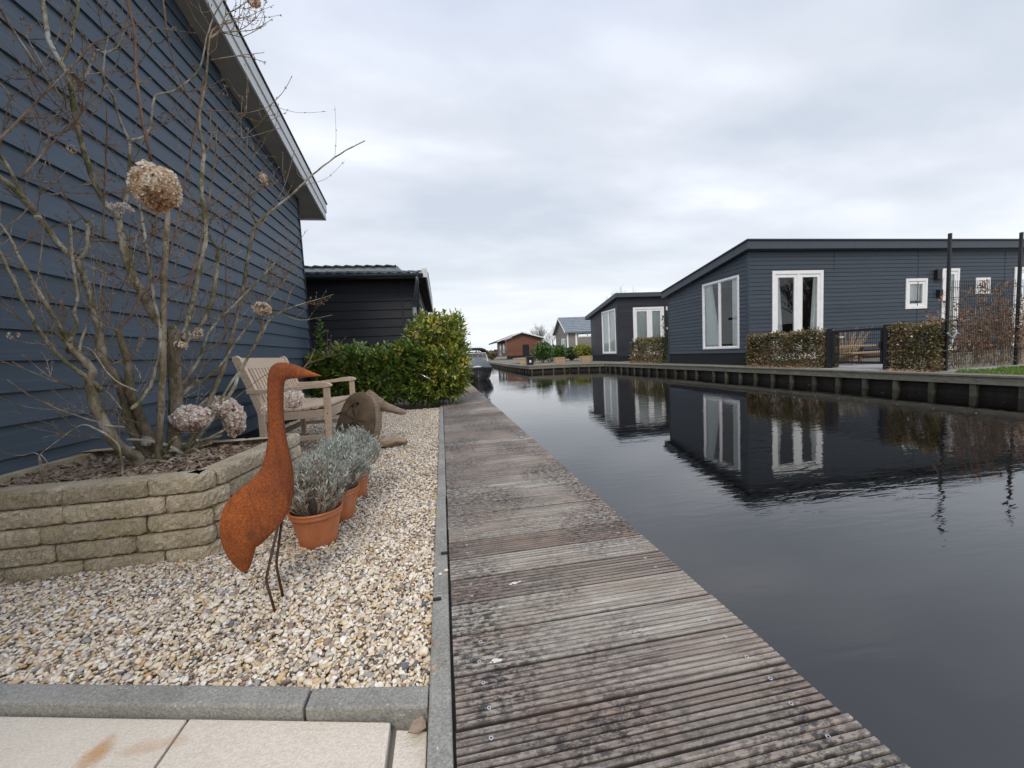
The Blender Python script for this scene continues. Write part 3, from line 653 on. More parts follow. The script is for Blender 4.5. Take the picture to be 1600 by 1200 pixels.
# ================================================================== RAISED BED
def arc_path(pts, step=0.01):
    pts = [Vector((x, y, 0)) for x, y in pts]; L = [0]
    for a, b in zip(pts[:-1], pts[1:]): L.append(L[-1] + (b - a).length)
    def pos(s):
        s = min(max(s, 0), L[-1])
        for i in range(len(pts) - 1):
            if s <= L[i + 1] + 1e-9: return pts[i].lerp(pts[i + 1], (s - L[i]) / (L[i + 1] - L[i]))
        return pts[-1]
    def at(s, d):
        a, b = pos(s - 0.022), pos(s + 0.022); t = (b - a).normalized(); nrm = Vector((-t.y, t.x, 0)); c = pos(s)
        return c + nrm * d
    return at, L[-1]
bed = thing('raised_bed', (-1.6, 2.4, 0), 'low curved raised bed of mossy split stone blocks under the bare shrub', 'planter')
def blocks(path, z0, h, ncourse, mb, lens=(0.27, 0.40), seed=14, depth=0.105, s_end=None):
    rnd = random.Random(seed); at, L = arc_path(path); L = s_end or L
    for c_ in range(ncourse):
        s = -rnd.uniform(0, 0.2); zb = z0 + c_ * h; batter = 0.012 * (ncourse - 1 - c_) * -0.4
        while s < L:
            ln = rnd.uniform(*lens); a, b = max(s, 0), min(s + ln, L); s += ln
            if b - a < 0.03: continue
            ga, gb = a + 0.0022, b - 0.0022; n = max(4, int((gb - ga) / 0.011)); hh = h - 0.0055
            prof = [(depth, 0.0), (0.014, 0.0), (0.005, 0.002), (0.0, 0.009), (-0.002, hh * .3), (-0.003, hh * .5), (-0.002, hh * .75), (0.0, hh - 0.009), (0.005, hh - 0.002), (0.014, hh), (depth, hh)]
            tn = rnd.random(); vs = []
            push = rnd.uniform(-0.004, 0.004)
            for i in range(n + 1):
                f_ = i / n; sv = ga + (gb - ga) * f_; e_ = min(f_, 1 - f_) * (gb - ga); rd = 0.013 * max(0, 1 - e_ / 0.018) ** 2
                for k_, (d, z) in enumerate(prof):
                    edge = k_ not in (0, 10)
                    nz = rnd.uniform(-0.0042, 0.0042) if edge else 0
                    zz_ = z + (rnd.uniform(-.0015, .0015) if edge and c_ < ncourse - 1 else 0)
                    if edge: zz_ = zz_ + (hh / 2 - z) * (rd * 12)
                    p = at(sv, (d + (rd + push + nz if edge else 0)) + batter * 0); vs.append((p.x, p.y, zb + zz_))
            m_ = len(prof); fs = [(i * m_ + k_, (i + 1) * m_ + k_, (i + 1) * m_ + k_ + 1, i * m_ + k_ + 1) for i in range(n) for k_ in range(m_ - 1)]
            fs += [tuple(range(m_)), tuple(range((n + 1) * m_ - 1, n * m_ - 1, -1))]
            mb.add(vs, fs, tn)
mb = MB(); blocks(PL, -0.045, 0.081, 5, mb); at_, L_ = arc_path(PL); ss = np.linspace(0, L_, 60)
fa_, fb_ = [at_(s_, .030) for s_ in ss], [at_(s_, .06) for s_ in ss]; vs_ = []
for p, q in zip(fa_, fb_): vs_ += [(p.x, p.y, -.04), (p.x, p.y, .350), (q.x, q.y, .350)]
mb.add(vs_, [(3 * i + j, 3 * i + 3 + j, 3 * i + 4 + j, 3 * i + 1 + j) for i in range(59) for j in range(2)], .2)
mb.build('block_wall', M['block'], bed)
mb = MB(); blocks([(-1.0, 2.84), (-1.6, 2.86), (-2.19, 2.88)], -0.045, 0.081, 5, mb, seed=9, depth=0.09); mb.box(-2.19, -2.13, 1.98, 2.86, 0.05, 0.345); mb.build('back_rim', M['block'], bed)
mb = MB(); mb.prism([(-2.18, 2.0, 0), (-1.22, 2.0, 0), (-1.13, 2.06, 0), (-1.08, 2.45, 0), (-1.06, 2.83, 0), (-2.18, 2.83, 0)], (0, 0, .30)); mb.build('soil', M['soil'], bed)
def chips():
    n = 4200; x = RS.uniform(-2.14, -1.08, n); y = RS.uniform(2.02, 2.8, n); k = in_planter(x, y, -0.085)
    x, y = x[k], y[k]; n = len(x); z = 0.298 + RS.uniform(0, 0.022, n) + 0.025 * np.exp(-((x + 1.6) ** 2 + (y - 2.5) ** 2) / 0.05)
    V0 = np.array([(a, b, c_) for a in (-.5, .5) for b in (-.5, .5) for c_ in (-.5, .5)]); F0 = np.array([(0, 1, 3, 2), (4, 6, 7, 5), (0, 4, 5, 1), (2, 3, 7, 6), (0, 2, 6, 4), (1, 5, 7, 3)])
    ax = np.stack([RS.uniform(.025, .08, n), RS.uniform(.010, .028, n), RS.uniform(.002, .006, n)], 1)
    V = V0[None] * ax[:, None] ; V = V * RS.uniform(0.55, 1.15, V.shape)
    yaw, ti, tj = RS.uniform(0, 6.28, n), RS.normal(0, .35, n), RS.normal(0, .3, n); cz, sz = np.cos(yaw), np.sin(yaw); o = np.zeros(n); i = np.ones(n)
    Rz = np.stack([np.stack([cz, -sz, o], -1), np.stack([sz, cz, o], -1), np.stack([ti, tj, i], -1)], 1)
    V = np.einsum('nij,nvj->nvi', Rz, V) + np.stack([x, y, z], 1)[:, None]
    F = (F0[None] + (np.arange(n) * 8)[:, None, None]).reshape(-1, 4)
    tag(npmesh('bark_mulch', V.reshape(-1, 3), F, np.repeat(RS.uniform(0, 1, n), 8), M['chip']), 'brown bark chips covering the raised bed', 'mulch', kind='stuff')
chips()
# a few stray chips and leaves: under the bench and along the kerb
def chip_obj(px, py, z, L, W, label, yaw, tilt=0.3):
    p = atz(px, py, z); mb = MB(); n = 6; pts = []
    for k_ in range(n):
        a = 2 * math.pi * k_ / n; pts.append(Vector((math.cos(a) * L * random.uniform(.28, .6), math.sin(a) * W * random.uniform(.28, .6), 0)))
    rot = Matrix.Rotation(yaw, 3, 'Z') @ Matrix.Rotation(tilt, 3, 'X'); zmin = min((rot @ q).z for q in pts)
    mb.prism([Vector((p.x, p.y, z - zmin + 0.001)) + rot @ q for q in pts], rot @ Vector((0, 0, 0.006)))
    tag(mb.build('bark_chip', M['chip'], origin=(p.x, p.y, z)), label, 'bark chip')
chip_obj(655, 1138, -0.028, 0.052, 0.030, 'big brown bark chip lying at the corner of the narrow paving strip', 0.5, 0.5)
chip_obj(676, 1052, -0.012, 0.036, 0.022, 'small reddish bark chip leaning on the kerb beside the gravel', 1.2, 0.8)
chip_obj(677, 1010, -0.012, 0.034, 0.018, 'curled brown bark chip wedged between gravel and kerb, farther up', 1.5, 0.7)
mb = MB(); a, b = atz(683, 1044, 0.004), atz(697, 1030, 0.006); mb.tube([a, (a + b) / 2 + Vector((0, 0, .003)), b], 0.0012, 5); tag(mb.build('twig', M['twig'], origin=a), 'short pale twig lying across the long kerb', 'twig')
for px, py, lb in ((694, 865, 'small black rubber block in the kerb joint beside the deck'), (683, 937, 'dark round pebble resting on the kerb edge')):
    p = atz(px, py, 0.0); mb = MB(); mb.box(p.x - .014, p.x + .014, p.y - .006, p.y + .006, -0.001, .007); tag(mb.build('rubber_block' if px == 694 else 'dark_pebble', M['black'], origin=p, bevel=.003), lb, 'block' if px == 694 else 'pebble')
V0, F0 = ico(2)
for px, py, s_, lb in ((697, 891, .0085, 'cream pebble on the kerb against the deck boards'), (688, 897, .007, 'tan pebble on the kerb just left of the cream one')):
    p = atz(px, py, 0.004); o = npmesh('pebble', V0 * np.array([s_, s_ * .9, s_ * .6]) + np.array(p), F0, np.full(len(V0), random.choice([0.01, 0.2])), M['pebble'], smooth=True, origin=tuple(p)); tag(o, lb, 'pebble')

# ================================================================== CRANE SCULPTURE
def crane():
    root = thing('crane_sculpture', (-0.61, 1.47, -0.02), 'rust orange steel crane sculpture standing in the gravel on two thin rods', 'sculpture')
    q = lambda x, y: (320 + x / 2.858, 540 + y / 2.858)
    st = [((178, 1013), (184, 1013), .15), ((150, 990), (196, 1000), .3), ((128, 962), (206, 972), .45), ((108, 930), (213, 940), .6), ((95, 897), (222, 905), .7), ((86, 865), (235, 890), .8), ((82, 830), (255, 877), .88), ((79, 795), (283, 853), .94),
          ((83, 760), (310, 825), 1), ((94, 722), (333, 800), 1), ((112, 690), (352, 775), 1), ((134, 664), (368, 745), 1), ((160, 640), (380, 710), .98), ((190, 616), (387, 675), .95), ((220, 590), (391, 640), .9), ((243, 566), (391, 602), .82), ((262, 536), (388, 565), .72), ((272, 505), (383, 528), .64),
          ((279, 470), (376, 490), .58), ((285, 432), (368, 455), .54), ((288, 400), (361, 420), .52), ((288, 350), (354, 375), .5), ((286, 300), (349, 325), .5), ((285, 250), (347, 278), .5), ((285, 200), (347, 232), .5), ((285, 165), (348, 196), .5), ((288, 135), (350, 172), .5),
          ((295, 106), (356, 158), .5), ((311, 85), (365, 152), .5), ((335, 75), (378, 148), .5), ((365, 77), (392, 147), .48), ((396, 84), (408, 146), .44), ((418, 92), (426, 144), .38), ((442, 102), (446, 142), .32), ((464, 112), (467, 140), .26), ((486, 121), (488, 139), .2), ((506, 128), (507, 137), .14), ((520, 133), (520, 135.5), .08)]
    # resample by interpolating the stations for a smooth skin
    A = [Vector((*q(*a), 0)) for a, b, t in st]; B = [Vector((*q(*b), 0)) for a, b, t in st]; T = [Vector((t, 0, 0)) for a, b, t in st]
    A, B, T = smoothline(A, 3), smoothline(B, 3), smoothline(T, 3)
    T = T[:len(A)]
    sec = [(-1, -.42), (-.965, -.62), (-.8, -.80), (-.4, -.96), (0, -1), (.45, -.95), (.85, -.72), (.98, -.55), (1, -.42), (1, .42), (.98, .55), (.85, .72), (.45, .95), (0, 1), (-.4, .96), (-.8, .80), (-.965, .62), (-1, .42)]
    n = len(sec); vs = []
    for a, b, t in zip(A, B, T):
        P, Q = atY(a.x, a.y, 1.47), atY(b.x, b.y, 1.47); c = (P + Q) / 2; h = (Q - P) / 2; th = 0.043 * max(t.x, .05)
        for s_, o in sec: vs.append(c + h * s_ + Vector((0, th * o, 0)))
    k = len(A); fs = [(i * n + j, i * n + (j + 1) % n, (i + 1) * n + (j + 1) % n, (i + 1) * n + j) for i in range(k - 1) for j in range(n)]
    fs += [tuple(range(n - 1, -1, -1)), tuple(range((k - 1) * n, k * n))]
    mb = MB(); mb.add(vs, fs, .5); body = mb.build('body', M['rust'], root, smooth=True)
    try:
        body.data.set_sharp_from_angle(angle=R(38))
    except Exception: pass
    # weld seam down the breast edge
    mb = MB(); mb.tube([atY(b.x, b.y, 1.47) + Vector((0.001, -0.043 * max(t.x, .05) * .48, 0)) for b, t in zip(B[8:], T[8:])][:80], 0.0018, 5); mb.build('weld_seam', M['rust'], body)
    e = atY(*q(352, 118), 1.43); mb = MB(); mb.tube([e + Vector((.007 * math.cos(a), -.004, .007 * math.sin(a))) for a in np.linspace(0, 6.283, 13)], .0016, 5, cap=False); mb.build('eye', M['rust'], body, smooth=True)
    for pts, Ys in ((((438, 806), (416, 903), (418, 915), (430, 957)), (1.45, 1.445, 1.44, 1.43)), (((442, 800), (432, 878), (433, 890), (442, 932)), (1.495, 1.50, 1.505, 1.52))):
        mb = MB(); mb.tube([atY(x, y, Y) for (x, y), Y in zip(pts, Ys)], 0.0046, 8); mb.build('leg', M['legrust'], root, smooth=True)
crane()

# ================================================================== POTS AND LAVENDER
def plant_pot(cx, cy, zb, label):
    r = thing('plant_pot', (cx, cy, zb), label, 'flower pot', 'terracotta pots in a row on the gravel'); H = 0.178
    mb = MB(); mb.lathe([(0.0, 0), (.072, 0), (.078, .004), (.0865, .05), (.098, .10), (.1075, H - .035), (.108, H - .034)], (cx, cy, zb), 40); mb.build('body', M['terracotta'], r, smooth=True)
    mb = MB(); mb.lathe([(.1075, H - .034), (.1125, H - .033), (.1145, H - .022), (.1135, H - .012), (.117, H - .009), (.1185, H - .003), (.116, H), (.110, H - .001), (.107, H - .006), (.103, H - .05)], (cx, cy, zb), 40); mb.build('rim', M['terracotta'], r, smooth=True)
    mb = MB(); mb.lathe([(0.0, H - .028), (.104, H - .030)], (cx, cy, zb), 24); mb.build('soil', M['soil'], r)
def lavender(cx, cy, z0, label, n, rad, hgt, dryness, seed, lean=(0, 0)):
    rs = np.random.RandomState(seed)
    r = thing('lavender_plant', (cx, cy, z0), label, 'lavender', 'lavender plants growing in the terracotta pots')
    st = MB(); LP, LD, LL, LT = [], [], [], []; DP, DD, DL = [], [], []
    for i in range(n):
        a = rs.uniform(0, 6.283); rr = rs.uniform(0, 1) ** .55; top = Vector((cx + lean[0] + rad * rr * math.cos(a), cy + lean[1] + rad * rr * math.sin(a), z0 + hgt * (1.0 - .42 * rr * rr) * rs.uniform(.62, 1.15)))
        b = Vector((cx + .06 * rr * math.cos(a), cy + .06 * rr * math.sin(a), z0 - .005)); mid = b.lerp(top, .5) + Vector((math.cos(a), math.sin(a), 0)) * rad * .18 * rr
        pts = smoothline([b, mid, top], 3); st.tube(pts, [0.0016, .0015, .0014, .0013, .0012, .001, .0008][:len(pts)], 4, rs.uniform(0, 1), cap=False)
        d = (top - mid).normalized()
        m_ = 11
        for j in range(m_):
            f = 0.42 + .58 * j / (m_ - 1); p = b.lerp(mid, f * 2) if f < .5 else mid.lerp(top, f * 2 - 1)
            for s_ in range(1 if f < .65 else 3):
                dv = Vector(rs.normal(size=3)); dv = (dv - d * dv.dot(d)).normalized() * rs.uniform(.35, .8) + d * rs.uniform(.55, 1)
                if rs.rand() < (dryness if f < .8 else dryness * .4): DP.append(p); DD.append(dv); DL.append(rs.uniform(.018, .034))
                else: LP.append(p); LD.append(dv); LL.append(rs.uniform(.018, .038)); LT.append(np.clip(rs.normal(.25 + .55 * f, .2), 0, 1))
    st.build('stems', M['lavdry'], r)
    V, F, k = quads(np.array(LP), np.array(LD), np.array(LL), 0.0048, rs); npmesh('leaves', V, F, np.repeat(LT, k), M['lav'], r)
    if DP:
        V, F, k = quads(np.array(DP), np.array(DD), np.array(DL), 0.005, rs); npmesh('dry_leaves', V, F, np.repeat(rs.uniform(0, 1, len(DP)), k), M['lavdry'], r)
POTS = ((-0.625, 1.955, -0.030, 'nearest terracotta pot, fully visible beside the rusty crane'), (-0.605, 2.25, -0.032, 'middle terracotta pot half hidden behind the nearest one'), (-0.605, 2.58, -0.034, 'farthest terracotta pot, behind the other two pots'))
for p in POTS: plant_pot(*p)
lavender(-0.625, 1.955, .125, 'browned lavender with dry lower stems in the nearest pot', 210, .15, .25, .92, 1, (.01, 0))
lavender(-0.605, 2.25, .125, 'silvery lavender bush in the middle pot', 230, .17, .27, .12, 2, (.02, 0))
lavender(-0.605, 2.58, .125, 'silver green lavender in the farthest pot, in front of the stump', 220, .175, .26, .08, 3, (.01, 0))

# ================================================================== BENCH
def bench():
    Y0, Y1 = 4.0, 5.08; b = thing('garden_bench', (-1.4, 4.5, -0.02), 'weathered pale teak garden bench beside the clapboard wall', 'bench'); T = M['teak']; g = -0.03
    for y in (Y0, Y1):
        mb = MB(); mb.bar((-1.105, y, g), (-1.095, y, 0.385), .052, .045, (0, 1, 0), w2=.058, h2=.045); mb.bar((-1.095, y, .385), (-1.092, y, .585), .058, .045, (0, 1, 0), w2=.055, h2=.04); mb.build('front_leg', T, b, bevel=.004)
        mb = MB(); mb.lathe([(0, .003), (.006, .0025), (.008, 0)], (0, 0, 0), 10); mb.v = [(-1.095 + vx, y - .026 - vz, .345 + vy) for vx, vy, vz in mb.v]; mb.build('plug', M['log'], b)
        mb = MB(); pf = [(-1.70, g), (-1.655, g), (-1.64, .40), (-1.70, .62), (-1.80, .90), (-1.83, .925), (-1.865, .915), (-1.865, .88), (-1.77, .62), (-1.70, .38)]
        mb.prism([(x, y - .024, z) for x, z in pf], (0, .048, 0)); mb.build('back_post', T, b, bevel=.004)
        # arm: shaped top, dropping then rising to a rounded front end
        top = [(-1.775, .612), (-1.62, .605), (-1.45, .607), (-1.32, .618), (-1.20, .634), (-1.12, .640), (-1.075, .634), (-1.045, .615), (-1.042, .600)]
        bot = [(-1.06, .592), (-1.09, .588), (-1.20, .588), (-1.32, .582), (-1.45, .570), (-1.62, .565), (-1.775, .572)]
        mb = MB(); mb.prism([(x, y - .032, z) for x, z in top + bot], (0, .064, 0)); mb.build('armrest', T, b, bevel=.005)
        mb = MB(); mb.prism([(x, y - .016, z) for x, z in ((-1.68, .30), (-1.12, .31), (-1.12, .385), (-1.68, .37))], (0, .032, 0)); mb.build('seat_rail', T, b, bevel=.003)
        mb = MB(); mb.bar((-1.66, y, .12), (-1.11, y, .12), .03, .045); mb.build('stretcher', T, b, bevel=.003)
    mb = MB(); mb.box(-1.125, -1.098, Y0 + .024, Y1 - .024, .29, .385); mb.build('front_rail', T, b, bevel=.003)
    mb = MB(); mb.box(-1.675, -1.65, Y0 + .024, Y1 - .024, .28, .36); mb.build('rear_rail', T, b, bevel=.003)
    mb = MB(); mb.box(-1.69, -1.665, Y0 + .024, Y1 - .024, .10, .15); mb.build('low_rail', M['log'], b, bevel=.003)
    for i in range(7):
        x = -1.60 + i * .079; z = .392 + .012 * abs(i - 2.6) / 2.6
        mb = MB(); mb.box(x - .029, x + .029, Y0 - (.012 if i < 6 else -.026), Y1 + (.012 if i < 6 else -.026), z - .010, z + .010); mb.build('seat_slat', T, b, bevel=.003)
    def bp(z): return -1.655 - (z - .42) * .36 if z > .42 else -1.655
    mb = MB(); mb.prism([(bp(.80) + .01, Y0 + .02, .80), (bp(.80) - .02, Y0 + .02, .80), (bp(.905) - .02, Y0 + .02, .905), (bp(.905) + .008, Y0 + .02, .905)], (0, Y1 - Y0 - .04, 0)); mb.build('top_rail', T, b, bevel=.004)
    mb = MB(); mb.prism([(bp(.42) + .01, Y0 + .02, .42), (bp(.42) - .02, Y0 + .02, .42), (bp(.48) - .02, Y0 + .02, .48), (bp(.48) + .01, Y0 + .02, .48)], (0, Y1 - Y0 - .04, 0)); mb.build('lower_back_rail', T, b, bevel=.004)
    n = 15
    for i in range(n):
        y = Y0 + .055 + (Y1 - Y0 - .11) * i / (n - 1); mb = MB(); mb.bar((bp(.47), y, .47), (bp(.81), y, .81), .046, .014, (1, 0, .36)); mb.build('back_slat', T, b, bevel=.002)
bench()

# ================================================================== DRIFTWOOD STUMP
def stump():
    rs = random.Random(5); s = thing('driftwood_stump', (-.87, 4.05, -.02), 'sawn driftwood stump on its side with two pale limbs pointing right', 'stump')
    q = lambda x, y: (380 + x / 5.714, 560 + y / 5.714)
    face = [(800, 735), (812, 660), (835, 575), (862, 490), (893, 410), (930, 352), (975, 318), (1020, 304), (1066, 303), (1105, 322), (1140, 352), (1163, 395), (1174, 450), (1180, 520), (1178, 590), (1168, 660), (1150, 730), (1120, 775), (1040, 790), (950, 792), (870, 785), (820, 770)]
    F_ = smoothline([atY(*q(*p), 3.98) for p in face + face[:1]], 3)[:-1]; c = sum(F_, Vector()) / len(F_); n = len(F_)
    mb = MB(); vs = []
    for k_, sc in enumerate((1.0, .955, .84, .6, .35, .12)):
        for p in F_: vs.append(c + (p - c) * sc + Vector((0, (.022, 0, -.012, -.010, -.012, -.010)[k_] + .010 * math.sin(p.x * 30 + p.z * 22) * (1 - sc), 0)))
    fs = [(a * n + i, a * n + (i + 1) % n, (a + 1) * n + (i + 1) % n, (a + 1) * n + i) for a in range(5) for i in range(n)] + [tuple(range(5 * n, 6 * n))]
    mb.add(vs, fs, .4); fc = mb.build('sawn_face', M['cut'], s, smooth=True)
    for (px_, py_, a_, b_) in ((1000, 415, .028, .014), (988, 605, .022, .013)):
        k0 = atY(*q(px_, py_), 3.962); mb = MB(); nn = 12; vs2 = [k0 + Vector((0, .012, 0))] + [k0 + Vector((a_ * math.cos(t) * rs.uniform(.7, 1.2), 0, b_ * math.sin(t) * rs.uniform(.7, 1.2) + .4 * a_ * math.cos(t))) for t in np.linspace(0, 6.283, nn + 1)[:-1]] 
        vs2 += [v + (v - k0) * .35 + Vector((0, .004, 0)) for v in vs2[1:]]
        mb.add(vs2, [(0, 1 + (i + 1) % nn, 1 + i) for i in range(nn)] + [(1 + i, 1 + (i + 1) % nn, nn + 1 + (i + 1) % nn, nn + 1 + i) for i in range(nn)], .2); mb.build('knot', M['plinth'], fc)
    for pts_ in (((1000, 430), (985, 470), (965, 500)), ((985, 620), (1000, 650), (1005, 700)), ((960, 420), (930, 470))):
        mb = MB(); mb.tube([atY(*q(*p_), 3.966) for p_ in pts_], [.003, .0025, .001][:len(pts_)], 5); mb.build('crack', M['plinth'], fc)
    # short barrel going back, tapering and skewed right
    mb = MB(); vs = []
    for k_, (dy, dx, sc) in enumerate(((.022, 0, 1.0), (.04, .012, .99), (.10, .035, .95), (.17, .06, .86), (.24, .08, .66), (.29, .08, .3))):
        for i, p in enumerate(F_): vs.append(c + Vector((dx, dy, -.02 * k_ * .5)) + (p - c) * sc * (1 + (.02 * math.sin(i * 1.3 + k_ * .6) if k_ else 0)))
    fs = [(a * n + (i + 1) % n, a * n + i, (a + 1) * n + i, (a + 1) * n + (i + 1) % n) for a in range(5) for i in range(n)] + [tuple(range(6 * n - 1, 5 * n - 1, -1))]
    mb.add(vs, fs, .7); mb.build('trunk', M['log'], s, smooth=True)
    def limb(pts, rad):
        pts = smoothline(pts, 5); r2 = np.interp(np.linspace(0, 1, len(pts)), np.linspace(0, 1, len(rad)), rad); mb = MB()
        nn = 12; mb.tube(pts, list(r2), nn, .6)
        V = []
        for i, v in enumerate(mb.v):
            r_i, a_i = divmod(i, nn); p = pts[r_i]; V.append(p + (Vector(v) - p) * (1 + .14 * math.sin(a_i * 2.1) + .06 * math.sin(r_i * 1.7 + a_i)))
        mb.v = V; mb.build('limb', M['log'], s, smooth=True)
    limb([atY(*q(1090, 345), 4.10), atY(*q(1190, 395), 4.15), atY(*q(1250, 425), 4.22), atY(*q(1340, 455), 4.32), atY(*q(1400, 474), 4.38), atY(*q(1448, 480), 4.42)], [.085, .065, .050, .040, .036, .024])
    e = atz(635, 690, .02)
    limb([atY(*q(1080, 735), 4.05), atY(*q(1180, 765), 4.05), atz(602, 692, .03), atz(618, 689, .028), e], [.07, .052, .048, .038, .026])
stump()

